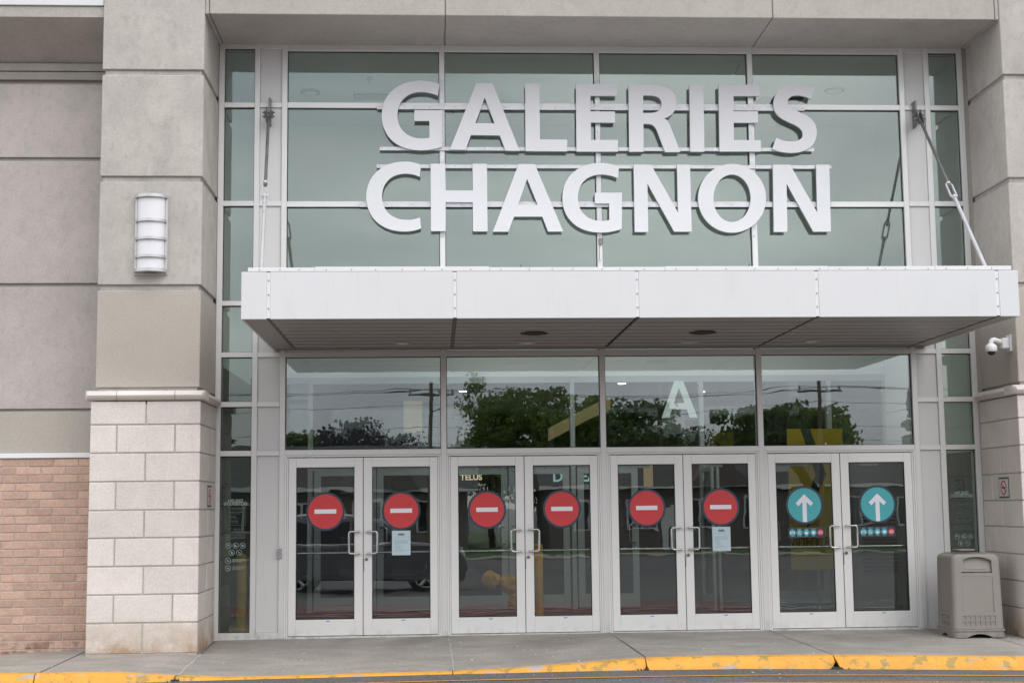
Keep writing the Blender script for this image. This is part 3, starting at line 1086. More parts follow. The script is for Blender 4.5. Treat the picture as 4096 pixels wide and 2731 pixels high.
# paper notices
for k, where in ((1, 'second'), (5, 'sixth')):
    x0, x1 = DOOR_X[k]
    cx = (x0 + x1) / 2 + 0.006
    t = thing('paper_notice', 'pale blue printed sheet taped under the red disc on the %s door from the left' % where, 'notice', (cx, SY, 1.115), 'paper notices on the doors')
    MB().box(cx - 0.113, cx + 0.113, SY - 0.001, SY, 0.965, 1.262).build('sheet', 'paper', t)
    y = SY - 0.0016
    hb = MB().box(cx - 0.038, cx + 0.038, y, y + 0.0004, 1.205, 1.228).build('header_block', 'ink', t)
    text_mb('CHAGNON', cx, y - 0.0006, 1.2165, 0.015, thick=0.0002).build('header_text', 'ink_soft', hb)
    g_ = MB()
    g_.box(cx - 0.055, cx + 0.055, y, y + 0.0004, 1.186, 1.1895)
    for j, (z_, l0, l1) in enumerate([(1.165, 0, .2), (1.143, 0, 1), (1.134, 0, 1), (1.125, 0, .97), (1.116, 0, 1), (1.107, 0, .98), (1.095, 0, .35), (1.078, 0, .55), (1.068, .06, .4), (1.058, .06, .4), (1.048, .1, .55), (1.038, .1, .5), (1.022, 0, 1), (1.012, 0, .65), (0.994, 0, .2)]):
        g_.box(cx - 0.085 + 0.17 * l0, cx - 0.085 + 0.17 * l1, y, y + 0.0004, z_ - 0.0012, z_ + 0.0012)
    g_.build('printed_lines', 'ink_soft', t)

# hygiene strips on the right-hand pair
for k, where in ((6, 'left'), (7, 'right')):
    x0, x1 = DOOR_X[k]
    cx, cz = (x0 + x1) / 2 + (0.008 if k == 6 else -0.008), 1.178
    t = thing('hygiene_strip', 'navy strip of five round hygiene symbols on the %s door of the arrow pair' % where, 'sticker', (cx, SY, cz), 'hygiene strips')
    hw, hh, rr = 0.229, 0.063, 0.018
    poly = []
    for (qx, qz, a0) in ((hw - rr, hh - rr, 0), (-hw + rr, hh - rr, 90), (-hw + rr, -hh + rr, 180), (hw - rr, -hh + rr, 270)):
        for s in range(5):
            an = R(a0 + s * 22.5)
            poly.append((cx + qx + rr * math.cos(an), cz + qz + rr * math.sin(an)))
    MB().prism_xz(poly, SY - 0.001, SY).build('strip', 'print_navy', t)
    y1 = SY - 0.0016
    words = [('GARDEZ', 'VOS DISTANCES'), ('TOUSSEZ DANS', 'VOTRE COUDE'), ('LAVEZ-VOUS', 'LES MAINS'), ('PORT DU MASQUE', 'REQUIS')]
    for j in range(5):
        sx = cx - 0.176 + j * 0.088
        sym = disc_mb(sx, y1, cz, 0.0385, n=28).build('symbol_disc', 'print_red' if j == 4 else 'print_teal', t)
        g_ = MB()
        yy = y1 - 0.0022
        if j == 0:
            for q in (-0.026, 0.026):
                disc_mb(sx + q, yy + 0.0006, cz + 0.014, 0.0045, t=0.0005, n=10, mb=g_)
                g_.box(sx + q - 0.006, sx + q + 0.006, yy, yy + 0.0006, cz - 0.021, cz + 0.008)
            text_mb('2M', sx, yy, cz + 0.008, 0.023, mb=g_, thick=0.0003, bold=0.0006)
            g_.box(sx - 0.015, sx + 0.015, yy, yy + 0.0006, cz - 0.014, cz - 0.011)
        elif j == 1:
            ring_mb(sx - 0.002, yy, cz + 0.014, 0.008, 0.011, t=0.0005, n=16, mb=g_)
            g_.prism_xz([(sx - 0.018, cz - 0.03), (sx - 0.015, cz + 0.002), (sx - 0.008, cz + 0.004), (sx + 0.02, cz - 0.012), (sx + 0.018, cz - 0.016), (sx - 0.010, cz - 0.002), (sx - 0.014, cz - 0.03)], yy, yy + 0.0006)
            g_.prism_xz([(sx + 0.010, cz - 0.03), (sx + 0.014, cz - 0.008), (sx + 0.018, cz - 0.008), (sx + 0.015, cz - 0.03)], yy, yy + 0.0006)
        elif j == 2:
            g_.prism_xz([(sx - 0.022, cz - 0.004), (sx - 0.012, cz + 0.012), (sx + 0.006, cz + 0.006), (sx + 0.02, cz + 0.004), (sx + 0.018, cz - 0.014), (sx, cz - 0.026), (sx - 0.016, cz - 0.018)], yy, yy + 0.0006)
            for q, w in ((0.004, 0.026), (0.014, 0.026), (0.009, 0.019)):
                disc_mb(sx + q, yy + 0.0006, cz + w, 0.003, t=0.0005, n=8, mb=g_)
        elif j == 3:
            g_.prism_xz([(sx - 0.021, cz + 0.010), (sx, cz + 0.016), (sx + 0.021, cz + 0.010), (sx + 0.018, cz - 0.012), (sx, cz - 0.022), (sx - 0.018, cz - 0.012)], yy, yy + 0.0006)
        else:
            text_mb('GRIPPE', sx, yy, cz + 0.007, 0.0165, mb=g_, thick=0.0003, bold=0.0004)
            text_mb('RHUME', sx, yy, cz - 0.009, 0.0165, mb=g_, thick=0.0003, bold=0.0004)
            g_.box(sx - 0.016, sx + 0.016, yy, yy + 0.0006, cz + 0.018, cz + 0.020)
            g_.box(sx - 0.016, sx + 0.016, yy, yy + 0.0006, cz - 0.021, cz - 0.019)
        g_.build('symbol_print', 'print_white', sym)
        if j < 4:
            g_ = MB()
            text_mb(words[j][0], sx, y1 - 0.0006, cz + 0.046, 0.0085, mb=g_, thick=0.0002)
            text_mb(words[j][1], sx, y1 - 0.0006, cz - 0.046, 0.0085, mb=g_, thick=0.0002)
            g_.build('caption', 'print_white', sym)

# opening-hours lettering on both side lights
for cx, where in ((-0.565, 'left'), (8.475, 'right')):
    t = thing('opening_hours_lettering', 'pale opening-hours lettering and prohibition symbols on the narrow %s side window' % where, 'lettering', (cx, 0.05, 1.3), 'opening-hours lettering')
    y = 0.0505
    g_ = MB()
    text_mb('HEURES', cx, y, 1.645, 0.052, mb=g_, thick=0.0003, bold=0.0009)
    text_mb("D'OUVERTURE", cx, y, 1.608, 0.052, mb=g_, thick=0.0003, bold=0.0009, sx=0.84)
    g_.build('heading', 'print_ice', t)
    g_ = MB()
    zz = 1.560
    for w1, w2 in (('Lundi au mercredi', '9 h 30 - 17 h 30'), ('Jeudi et vendredi', '9 h 30 - 21 h'), ('Samedi', '9 h - 17 h'), ('Dimanche', '10 h - 17 h')):
        text_mb(w1, cx - 0.075, y, zz, 0.026, 'LEFT', mb=g_, thick=0.0003, bold=0.0004)
        text_mb(w2, cx - 0.075, y, zz - 0.022, 0.024, 'LEFT', mb=g_, thick=0.0003)
        zz -= 0.052
    text_mb('GRATUIT', cx + 0.035, y, 1.300, 0.03, mb=g_, thick=0.0003, bold=0.0004)
    for q in (0.012, 0.024, 0.036):
        ps = [(cx - 0.07 + q * math.cos(R(an)), 1.285 + q * math.sin(R(an))) for an in range(45, 136, 15)]
        pi_ = [(cx - 0.07 + (q - 0.005) * math.cos(R(an)), 1.285 + (q - 0.005) * math.sin(R(an))) for an in range(135, 44, -15)]
        g_.prism_xz(ps + pi_, y - 0.0006, y)
    for z_, w in ((1.242, 1), (1.226, 1), (1.210, 1), (1.194, 1), (1.178, .4)):
        g_.box(cx - 0.115, cx - 0.115 + 0.235 * w, y - 0.0006, y, z_ - 0.0022, z_ + 0.0022)
    g_.build('hours_text', 'print_dim', t)
    g_ = MB()
    for q in ((-0.125, -0.122, 1.352, 1.64), (0.122, 0.125, 1.352, 1.64), (-0.122, 0.122, 1.352, 1.355), (-0.125, -0.105, 1.640, 1.643), (0.105, 0.125, 1.640, 1.643)):
        g_.box(cx + q[0], cx + q[1], y - 0.0006, y, q[2], q[3])
    g_.build('outline', 'print_dim', t)
    spots = [(-0.08, 1.105), (0.005, 1.105), (0.09, 1.105), (-0.04, 1.022), (0.05, 1.022)]
    if where == 'left':
        spots += [(-0.085, 0.925), (-0.085, 0.835)]
    for j, (q, z_) in enumerate(spots):
        g_ = MB()
        ring_mb(cx + q, y, z_, 0.031, 0.0355, t=0.0006, n=24, mb=g_)
        if j != 1:
            dxy = 0.0235
            g_.prism_xz([(cx + q - dxy, z_ + dxy - 0.003), (cx + q - dxy + 0.003, z_ + dxy), (cx + q + dxy, z_ - dxy + 0.003), (cx + q + dxy - 0.003, z_ - dxy)], y - 0.0012, y - 0.0007)
        shapes = {0: [(-.02, -.006), (-.004, -.002), (.02, .010), (.018, .014), (-.004, .006), (-.02, .004)], 1: [(-.018, -.014), (.02, -.014), (.02, -.004), (0, 0), (-.002, .016), (-.016, .016)],
                  2: [(-.018, -.016), (-.010, -.002), (-.016, .014), (-.008, .010), (.008, .006), (.014, .016), (.020, .008), (.010, -.002), (.014, -.018), (.006, -.012), (-.006, -.008)],
                  3: [(-.012, -.018), (-.004, 0), (-.016, .016), (.002, .012), (.016, .012), (.006, -.004), (.010, -.018)]}.get(j, [(-.014, -.006), (.012, -.006), (.012, .002), (-.014, .002)])
        g_.prism_xz([(cx + q + a, z_ + b) for a, b in shapes], y - 0.0006, y)
        if j > 4:
            for r_ in range(3):
                g_.box(cx - 0.03, cx + 0.12 - 0.03 * (r_ == 2), y - 0.0006, y, z_ + 0.014 - r_ * 0.014, z_ + 0.018 - r_ * 0.014)
        g_.build('symbol', 'print_ice', t)

# door opener button on the mullion beside the left doors
t = thing('push_button', 'small grey metal push button box on the mullion left of the doors', 'button', (-0.022, 0, 1.005))
MB().bevel_box(-0.047, 0.003, -0.028, 0.0, 0.945, 1.065, 0.004).build('button_box', 'steel_brushed', t)
MB().bevel_box(-0.032, -0.012, -0.033, -0.028, 0.985, 1.03, 0.002).build('button_plate', 'rivet', t)

# ------------------------------------------------------------------ sign lettering
LETTERS = [
    ('G', 'M 1.949,6.853 C 1.877,6.883,1.795,6.901,1.704,6.901 C 1.415,6.899,1.221,6.705,1.221,6.446 C 1.221,6.182,1.408,5.998,1.701,5.999 C 1.8,5.999,1.899,6.014,1.977,6.047 L 1.98,6.518 L 1.633,6.517 L 1.632,6.378 L 1.82,6.378 L 1.821,6.163 C 1.792,6.154,1.761,6.15,1.729,6.15 C 1.54,6.15,1.417,6.266,1.418,6.451 C 1.418,6.631,1.541,6.753,1.713,6.753 C 1.794,6.754,1.867,6.736,1.93,6.704'),
    ('A', 'M 2.418,6.871 L 2.622,6.87 L 2.958,5.994 L 2.778,5.998 L 2.708,6.194 L 2.343,6.198 L 2.273,6.006 L 2.076,6.009|M 2.522,6.683 L 2.401,6.351 L 2.644,6.348'),
    ('L', 'M 3.036,6.867 L 3.218,6.866 L 3.216,6.142 L 3.562,6.141 L 3.56,5.99 L 3.032,5.993'),
    ('E', 'M 3.685,6.864 L 4.208,6.865 L 4.204,6.713 L 3.868,6.713 L 3.866,6.509 L 4.177,6.509 L 4.175,6.363 L 3.867,6.365 L 3.867,6.138 L 4.207,6.139 L 4.202,5.988 L 3.678,5.987'),
    ('R', 'M 4.357,6.86 L 4.639,6.862 C 4.87,6.863,4.973,6.775,4.969,6.634 C 4.967,6.521,4.906,6.451,4.804,6.421 C 4.853,6.406,4.874,6.352,4.898,6.277 L 5.001,5.985 L 4.808,5.984 L 4.714,6.249 C 4.686,6.327,4.65,6.349,4.591,6.349 L 4.538,6.349 L 4.532,5.987 L 4.35,5.987|M 4.542,6.72 L 4.537,6.491 L 4.622,6.492 C 4.719,6.492,4.775,6.533,4.777,6.609 C 4.779,6.68,4.728,6.721,4.63,6.721'),
    ('I', 'M 5.141,6.86 L 5.321,6.86 L 5.312,5.989 L 5.13,5.989'),
    ('E', 'M 5.517,6.866 L 6.047,6.869 L 6.042,6.72 L 5.706,6.718 L 5.702,6.518 L 6.017,6.52 L 6.012,6.369 L 5.699,6.368 L 5.695,6.143 L 6.042,6.142 L 6.038,5.995 L 5.506,5.993'),
    ('S', 'M 6.757,6.831 C 6.68,6.859,6.596,6.874,6.503,6.873 C 6.335,6.872,6.224,6.762,6.219,6.615 C 6.214,6.479,6.311,6.423,6.421,6.373 C 6.521,6.33,6.589,6.292,6.586,6.217 C 6.584,6.157,6.524,6.127,6.431,6.127 C 6.357,6.126,6.292,6.145,6.241,6.175 L 6.187,6.029 C 6.25,5.995,6.342,5.977,6.435,5.977 C 6.63,5.977,6.763,6.077,6.769,6.246 C 6.775,6.387,6.684,6.453,6.565,6.505 C 6.464,6.55,6.403,6.578,6.405,6.638 C 6.407,6.697,6.461,6.729,6.53,6.729 C 6.6,6.73,6.665,6.707,6.711,6.679'),
    ('C', 'M 1.711,5.811 C 1.647,5.84,1.584,5.855,1.512,5.854 C 1.224,5.854,1.027,5.666,1.027,5.406 C 1.028,5.14,1.215,4.963,1.501,4.963 C 1.577,4.963,1.649,4.976,1.712,5.003 L 1.698,5.143 C 1.644,5.12,1.59,5.109,1.537,5.109 C 1.349,5.109,1.224,5.227,1.224,5.41 C 1.224,5.584,1.341,5.7,1.52,5.7 C 1.583,5.7,1.642,5.685,1.7,5.658'),
    ('H', 'M 1.834,5.827 L 2.017,5.828 L 2.021,5.484 L 2.361,5.484 L 2.36,5.828 L 2.541,5.827 L 2.542,4.964 L 2.359,4.964 L 2.36,5.335 L 2.02,5.337 L 2.018,4.968 L 1.835,4.968'),
    ('A', 'M 2.943,5.826 L 3.146,5.824 L 3.493,4.962 L 3.303,4.962 L 3.233,5.152 L 2.877,5.152 L 2.805,4.96 L 2.609,4.96|M 3.048,5.634 L 2.93,5.303 L 3.176,5.303'),
    ('G', 'M 4.215,5.793 C 4.14,5.826,4.059,5.841,3.973,5.841 C 3.685,5.84,3.493,5.651,3.489,5.393 C 3.485,5.127,3.67,4.949,3.96,4.948 C 4.06,4.948,4.151,4.963,4.233,4.996 L 4.246,5.458 L 3.902,5.458 L 3.9,5.32 L 4.081,5.32 L 4.079,5.11 C 4.05,5.101,4.021,5.095,3.985,5.095 C 3.799,5.095,3.682,5.209,3.685,5.393 C 3.688,5.574,3.806,5.692,3.983,5.693 C 4.061,5.693,4.132,5.676,4.199,5.645'),
    ('N', 'M 4.402,5.82 L 4.623,5.82 L 4.954,5.204 L 4.955,5.821 L 5.122,5.821 L 5.122,4.959 L 4.899,4.959 L 4.572,5.577 L 4.569,4.955 L 4.398,4.955'),
    ('O', 'M 6.085,5.387 C 6.093,5.634,5.903,5.834,5.662,5.833 C 5.42,5.833,5.22,5.633,5.214,5.387 C 5.207,5.142,5.396,4.944,5.636,4.944 C 5.876,4.943,6.077,5.142,6.085,5.387|M 5.888,5.387 C 5.893,5.557,5.79,5.696,5.658,5.695 C 5.525,5.695,5.414,5.557,5.41,5.387 C 5.405,5.217,5.508,5.08,5.64,5.08 C 5.771,5.08,5.882,5.217,5.888,5.387'),
    ('N', 'M 6.186,5.823 L 6.409,5.823 L 6.737,5.204 L 6.745,5.824 L 6.914,5.824 L 6.904,4.957 L 6.679,4.958 L 6.355,5.579 L 6.345,4.954 L 6.172,4.954'),
]
SCREW = mesh_from(MB().cyl((0, 0, 0), 0.007, 0.003, 'y', 8), 'screw_head')
SCREW.materials.append(MATS['rivet'])
sign = thing('mall_name_sign', 'large white raised capitals reading GALERIES CHAGNON on aluminium bars across the upper glass', 'sign', (3.96, -0.1, 5.85))
for ch, path in LETTERS:
    v, f = curve_mesh(path_loops(path), 0.018)
    me = MB().add([(p[0], p[1] - 0.042, p[2]) for p in v], f)
    o = obj('letter', me, 'letter_white', sign)
    o['label'] = 'white raised letter ' + ch
    o.data.materials.append(MATS['letter_return'])
    for p in o.data.polygons:
        if abs(p.normal.y) < 0.5:
            p.material_index = 1
for (a, b, z, h) in ((1.160, 6.63, 6.563, 0.052), (1.192, 6.738, 6.03, 0.047), (1.156, 6.955, 5.802, 0.047), (0.942, 6.935, 5.311, 0.058)):
    bar = MB().bevel_box(a, b, -0.0235, -0.006, z - h / 2, z + h / 2, 0.002)
    br = bar.build('mounting_bar', 'flat_bar', sign)
    n = int((b - a) / 0.31)
    for k in range(n + 1):
        place('screw_head', SCREW, (a + 0.03 + (b - a - 0.06) * k / n, -0.0245, z + 0.004), br)
for x in (1.98, 3.955, 5.925):
    br = MB().bevel_box(x - 0.024, x + 0.024, -0.0055, -0.0005, 4.90, 6.93, 0.002).build('mounting_upright', 'flat_bar', sign)
    for z_ in (4.92, 5.08, 5.45, 5.70, 5.86, 6.10, 6.25, 6.86):
        place('screw_head', SCREW, (x + 0.004, -0.0065, z_), br)
# loose cable end under the lettering
t = thing('cable_box', 'small dark cable box with a dangling wire under the letter G of CHAGNON', 'cable box', (3.96, -0.02, 4.8))
MB().bevel_box(3.945, 3.99, -0.03, -0.001, 4.80, 4.882, 0.004).build('box', 'galvanised', t)
MB().tube([(3.955, -0.02, 4.80), (3.945, -0.03, 4.74), (3.95, -0.03, 4.68), (3.947, -0.03, 4.62)], 0.003, 5).build('wire', 'wire', t)
ring_mb(3.947, -0.028, 4.60, 0.012, 0.018, t=0.004, n=12).build('wire_loop', 'rivet', t)

# ------------------------------------------------------------------ canopy
CX0, CX1, CY, CZ0, CZ1 = -0.125, 8.095, -2.90, 3.49, 3.985
JX = [0.155, 2.085, 4.0, 5.915, 7.865]
can = thing('entrance_canopy', 'long white panelled canopy hung over the doors with a dark slatted underside', 'canopy', (3.96, 0, 3.49))
MB().box(CX0 + 0.03, CX1 - 0.03, CY + 0.03, -0.005, CZ0 + 0.022, CZ1 - 0.03).build('core', 'soffit_gap', can)
edges = [CX0] + JX + [CX1]
for i in range(6):
    a, b = edges[i] + (0.018 if i else 0), edges[i + 1] - (0.018 if i < 5 else 0)
    MB().bevel_box(a, b, CY, CY + 0.028, CZ0, CZ1, 0.004).build('fascia_panel', 'white_fascia', can)
for sx, x in ((1, CX0), (-1, CX1)):
    MB().bevel_box(min(x, x + sx * 0.028), max(x, x + sx * 0.028), CY + 0.03, -0.006, CZ0, CZ1, 0.004).build('end_panel', 'white_fascia', can)
for x in JX:
    jp = MB().box(x - 0.017, x + 0.017, CY + 0.008, CY + 0.02, CZ0 + 0.012, CZ1 - 0.005).build('joint_cover', 'white_flashing', can)
    for z_ in (3.60, 3.745, 3.895):
        MB().cyl((x, CY + 0.006, z_), 0.0095, 0.006, 'y', 10).build('rivet', 'rivet', jp)
flash = [(-0.06, 0.63, 0.0), (0.63, 2.45, 0.008), (2.45, 4.3, 0.0), (4.3, 6.05, 0.006), (6.05, 7.2, 0.002), (7.2, 8.03, 0.005)]
for a, b, dz in flash:
    fl = MB().bevel_box(a + 0.001, b - 0.001, CY + 0.004, CY + 0.10, CZ1 + 0.004, CZ1 + 0.045 + dz, 0.003).build('top_flashing', 'white_flashing', can)
    x = a + 0.12
    while x < b - 0.05:
        place('screw_head', SCREW, (x, CY + 0.003, CZ1 + 0.022), fl)
        x += rng.uniform(0.18, 0.32)
MB().box(CX0 + 0.03, CX1 - 0.03, CY + 0.101, -0.006, CZ1 - 0.028, CZ1 + 0.004).build('roof_sheet', 'white_flashing', can)
for x, w in ((2.78, 0.05), (5.2, 0.03)):
    MB().tube([(x, CY + 0.02, CZ1 + 0.04), (x, CY + 0.02, CZ1 + 0.065), (x + 0.008, CY + 0.02, CZ1 + 0.075)], 0.004, 6).build('wire_stub', 'wire', can)
# underside boards between the joints
ROWS = [-2.862, -2.67, -2.31, -2.03, -1.71, -1.39, -1.06, -0.74, -0.40, -0.06]
for i in range(6):
    a, b = edges[i] + (0.03 if i == 0 else 0.020), edges[i + 1] - (0.03 if i == 5 else 0.020)
    if i in (0, 5):
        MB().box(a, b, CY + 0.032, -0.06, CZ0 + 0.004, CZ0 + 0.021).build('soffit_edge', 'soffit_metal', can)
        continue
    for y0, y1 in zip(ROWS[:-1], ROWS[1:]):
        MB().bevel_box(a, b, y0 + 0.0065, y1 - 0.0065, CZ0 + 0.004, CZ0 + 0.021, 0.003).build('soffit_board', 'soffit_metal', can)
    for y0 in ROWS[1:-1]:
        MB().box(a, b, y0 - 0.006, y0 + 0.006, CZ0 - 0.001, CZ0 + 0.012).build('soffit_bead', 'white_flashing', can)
clip = mesh_from(MB().box(-0.014, 0.014, 0, 0.035, 0, 0.006), 'joint_clip')
clip.materials.append(MATS['soffit_metal'])
for x in (JX[0], JX[1]):
    y = CY + 0.06
    while y < -0.1:
        place('joint_clip', clip, (x, y, CZ0 + 0.008), can)
        y += 0.085
MB().box(CX0 + 0.05, CX1 - 0.05, -0.055, -0.002, CZ0 - 0.008, CZ0 + 0.02).build('wall_trim', 'soffit_metal', can)


def downlight(x, y, r0, r1, dark):
    g_ = MB()
    z0 = CZ0 + 0.003
    n = 28
    rings = []
    for rr, zz in ((r0, z0), (r0, z0 - 0.012), (r1, z0 - 0.012), (r1 * 0.92, z0 - 0.002)):
        rings.append([(x + rr * math.cos(2 * math.pi * k / n), y + rr * math.sin(2 * math.pi * k / n), zz) for k in range(n)])
    g_.loft(rings, cap=False)
    d = g_.build('speaker_rim' if dark else 'downlight', 'soffit_gap' if dark else 'lamp_metal', can, smooth=40)
    MB().cyl((x, y, z0 - 0.001), r1 * 0.93, 0.003, 'z', 24).build('speaker_grille' if dark else 'lamp_glass', 'soffit_gap' if dark else 'lens', d)


for x in (1.49, 2.98, 4.95, 6.45):
    downlight(x, -0.68, 0.115, 0.085, False)
for x in (3.0, 4.93):
    downlight(x, -1.61, 0.155, 0.13, True)

# tie rods
for side, xt, xb, nm in ((1, -0.178, -0.005, 'left'), (-1, 8.06, 8.06, 'right')):
    top, bot = Vector((xt, -0.17, 6.44)), Vector((xb, -2.22, 4.03))
    d = (bot - top).normalized()
    t = thing('tie_rod', 'rusty steel tie rod with turnbuckle holding the %s end of the canopy' % nm, 'tie rod', tuple(bot), 'canopy tie rods')
    L = (bot - top).length
    MB().tube([top + d * 0.10, top + d * (L * 0.475)], 0.019, 10).build('upper_rod', 'galvanised', t, smooth=50)
    MB().tube([top + d * (L * 0.53), bot], 0.0215, 10).build('lower_rod', 'rod_paint', t, smooth=50)
    s = d.cross(Vector((1, 0, 0))).normalized()
    tb = MB()
    c0, c1 = top + d * (L * 0.455), top + d * (L * 0.545)
    w = Vector((1, 0, 0))
    for sg in (-1, 1):
        tb.tube([c0 + w * sg * 0.012, c0 + d * 0.03 + w * sg * 0.036, c1 - d * 0.03 + w * sg * 0.036, c1 + w * sg * 0.012], 0.0125, 6)
    tb.tube([c0 - d * 0.012, c0 + d * 0.03], 0.031, 6)
    tb.tube([c1 - d * 0.03, c1 + d * 0.012], 0.031, 6)
    tb.build('turnbuckle', 'rod_paint', t, smooth=30)
    # wall lug, fork plates and bolts
    MB().bevel_box(xt - 0.012, xt + 0.012, -0.10, 0.028, 6.32, 6.66, 0.003).build('wall_lug', 'galvanised', t)
    fk = MB()
    for sg in (-0.026, 0.026):
        q = [top - d * 0.05 + s * 0.06, top - d * 0.05 - s * 0.06, top + d * 0.17 - s * 0.03, top + d * 0.17 + s * 0.03]
        fk.loft([[tuple(p + Vector((sg - 0.006, 0, 0))) for p in q], [tuple(p + Vector((sg + 0.006, 0, 0))) for p in q]])
    fk.build('fork', 'galvanised', t)
    for q in (-0.01, 0.075):
        bo = MB()
        p = top + d * q
        bo.tube([p - Vector((0.075, 0, 0)), p + Vector((0.075, 0, 0))], 0.012, 8)
        for sg in (-1, 1):
            bo.tube([p + Vector((sg * 0.034, 0, 0)), p + Vector((sg * 0.052, 0, 0))], 0.026, 6)
        bo.build('bolt', 'galvanised', t)
    MB().bevel_box(xb - 0.03, xb + 0.03, bot.y - 0.05, bot.y + 0.05, 3.985, 4.09, 0.004).build('roof_lug', 'rod_paint', t)

# ------------------------------------------------------------------ wall lamp
lx, lz0, lz1 = -1.405, 4.245, 5.19
t = thing('wall_lamp', 'white half-round wall lamp with five metal bands on the left pier', 'wall lamp', (lx, YE, 4.7))
MB().bevel_box(lx - 0.19, lx + 0.19, YE - 0.02, YE, lz0, lz1, 0.004).build('back_plate', 'lamp_metal', t)


def half(r0, r1, z0, z1, dep, mb=None, n=20):
    mb = mb or MB()
    rings = []
    for rr, zz in ((r0, z0), (r1, z0), (r1, z1), (r0, z1)):
        rings.append([(lx - rr * math.cos(math.pi * k / n), YE - 0.02 - dep * (rr / 0.16) * math.sin(math.pi * k / n), zz) for k in range(n + 1)])
    rings.append(rings[0])
    n1 = n + 1
    v = [p for r_ in rings[:4] for p in r_]
    f = [(i * n1 + j, i * n1 + j + 1, ((i + 1) % 4) * n1 + j + 1, ((i + 1) % 4) * n1 + j) for i in range(4) for j in range(n)]
    f += [(0, n1, 2 * n1, 3 * n1), (n, n1 + n, 2 * n1 + n, 3 * n1 + n)]
    return mb.add(v, f)


half(0.10, 0.158, lz0 + 0.05, lz1 - 0.03, 0.12).build('diffuser', 'opal', t, smooth=50)
for z_ in (4.435, 4.645, 4.855):
    half(0.155, 0.180, z_, z_ + 0.03, 0.13).build('band', 'lamp_metal', t, smooth=50)
half(0.02, 0.188, lz1 - 0.05, lz1 - 0.015, 0.13).build('top_cap', 'lamp_metal', t, smooth=50)
half(0.085, 0.188, lz0 + 0.025, lz0 + 0.062, 0.13).build('bottom_cap', 'lamp_metal', t, smooth=50)
for sg in (-1, 1):
    MB().bevel_box(lx + sg * 0.172 - 0.014, lx + sg * 0.172 + 0.014, YE - 0.035, YE - 0.021, lz0 + 0.02, lz1 - 0.02, 0.003).build('side_rail', 'lamp_metal', t)

# ------------------------------------------------------------------ security camera on the right pier
t = thing('security_camera', 'white dome security camera on an arm fixed to the right pier', 'security camera', (ER, -0.93, 3.42))
MB().bevel_box(ER - 0.028, ER, -1.00, -0.86, 3.32, 3.52, 0.004).build('wall_plate', 'white_plastic', t)
MB().bevel_box(ER - 0.11, ER - 0.028, -0.985, -0.875, 3.355, 3.485, 0.012).build('junction_box', 'white_plastic', t)
hx = ER - 0.235
MB().tube([(ER - 0.10, -0.93, 3.435), (ER - 0.16, -0.93, 3.458), (hx + 0.045, -0.93, 3.468), (hx + 0.014, -0.93, 3.46), (hx, -0.93, 3.44), (hx, -0.93, 3.41)], [0.03, 0.028, 0.028, 0.03, 0.03, 0.03], 12).build('arm', 'white_plastic', t, smooth=50)
MB().tube([(hx, -0.93, 3.42), (hx, -0.93, 3.405), (hx, -0.93, 3.385), (hx, -0.93, 3.335), (hx, -0.93, 3.322)], [0.035, 0.055, 0.070, 0.070, 0.062], 24).build('housing', 'white_plastic', t, smooth=40)
MB().tube([(hx, -0.93, 3.324), (hx, -0.93, 3.300), (hx, -0.93, 3.284), (hx, -0.93, 3.277)], [0.046, 0.042, 0.026, 0.006], 20).build('dome', 'black_plastic', t, smooth=True)
for yy, zz in ((-0.985, 3.335), (-0.875, 3.335), (-0.985, 3.505), (-0.875, 3.505)):
    MB().cyl((ER - 0.03, yy, zz), 0.007, 0.006, 'x', 8).build('screw_head', 'rivet', t)

# ------------------------------------------------------------------ no-smoking plates
for x, s, y0, y1, nm in ((XR, -1, -0.83, -0.53, 'right'), (XL, 1, -0.65, -0.36, 'left')):
    zc = 1.70
    yc = (y0 + y1) / 2
    t = thing('no_smoking_sign', 'small grey edged no-smoking sign on the stone side of the %s pier' % nm, 'sign', (x, yc, zc), 'no-smoking signs')
    def bxs(a, b, ya, yb, za, zb):
        return MB().box(min(x + s * a, x + s * b), max(x + s * a, x + s * b), ya, yb, za, zb)
    bxs(0.0, 0.006, y0, y1, zc - 0.125, zc + 0.125).build('plate', 'sign_grey', t)
    bxs(0.0062, 0.0075, y0 + 0.012, y1 - 0.012, zc - 0.103, zc + 0.103).build('face', 'sign_white', t)
    g_ = MB()
    n = 32
    rings = []
    for rr, o_ in ((0.070, 0.0078), (0.070, 0.009), (0.088, 0.009), (0.088, 0.0078)):
        rings.append([(x + s * o_, yc + rr * math.cos(2 * math.pi * k / n), zc + rr * math.sin(2 * math.pi * k / n)) for k in range(n)])
    rings.append(rings[0])
    g_.loft(rings, cap=False)
    # the bar runs from upper left to lower right for someone facing the plate
    h = -s
    q = [(-0.056, 0.044), (-0.044, 0.056), (0.056, -0.044), (0.044, -0.056)]
    g_.loft([[(x + s * o_, yc - h * a * -1 * -1, zc + b) for a, b in q] for o_ in (0.0092, 0.0098)])
    g_.build('prohibition_ring', 'sign_red', t)
    g_ = bxs(0.0078, 0.0088, yc - 0.05, yc + 0.05, zc - 0.010, zc + 0.010)
    g_.build('cigarette', 'gasket', t)

# ------------------------------------------------------------------ litter bin
bx_, by_, bz_ = 8.20, -0.775, -0.035
t = thing('litter_bin', 'beige plastic litter bin with arched hood and front flap beside the right pier', 'litter bin', (bx_, by_, bz_))


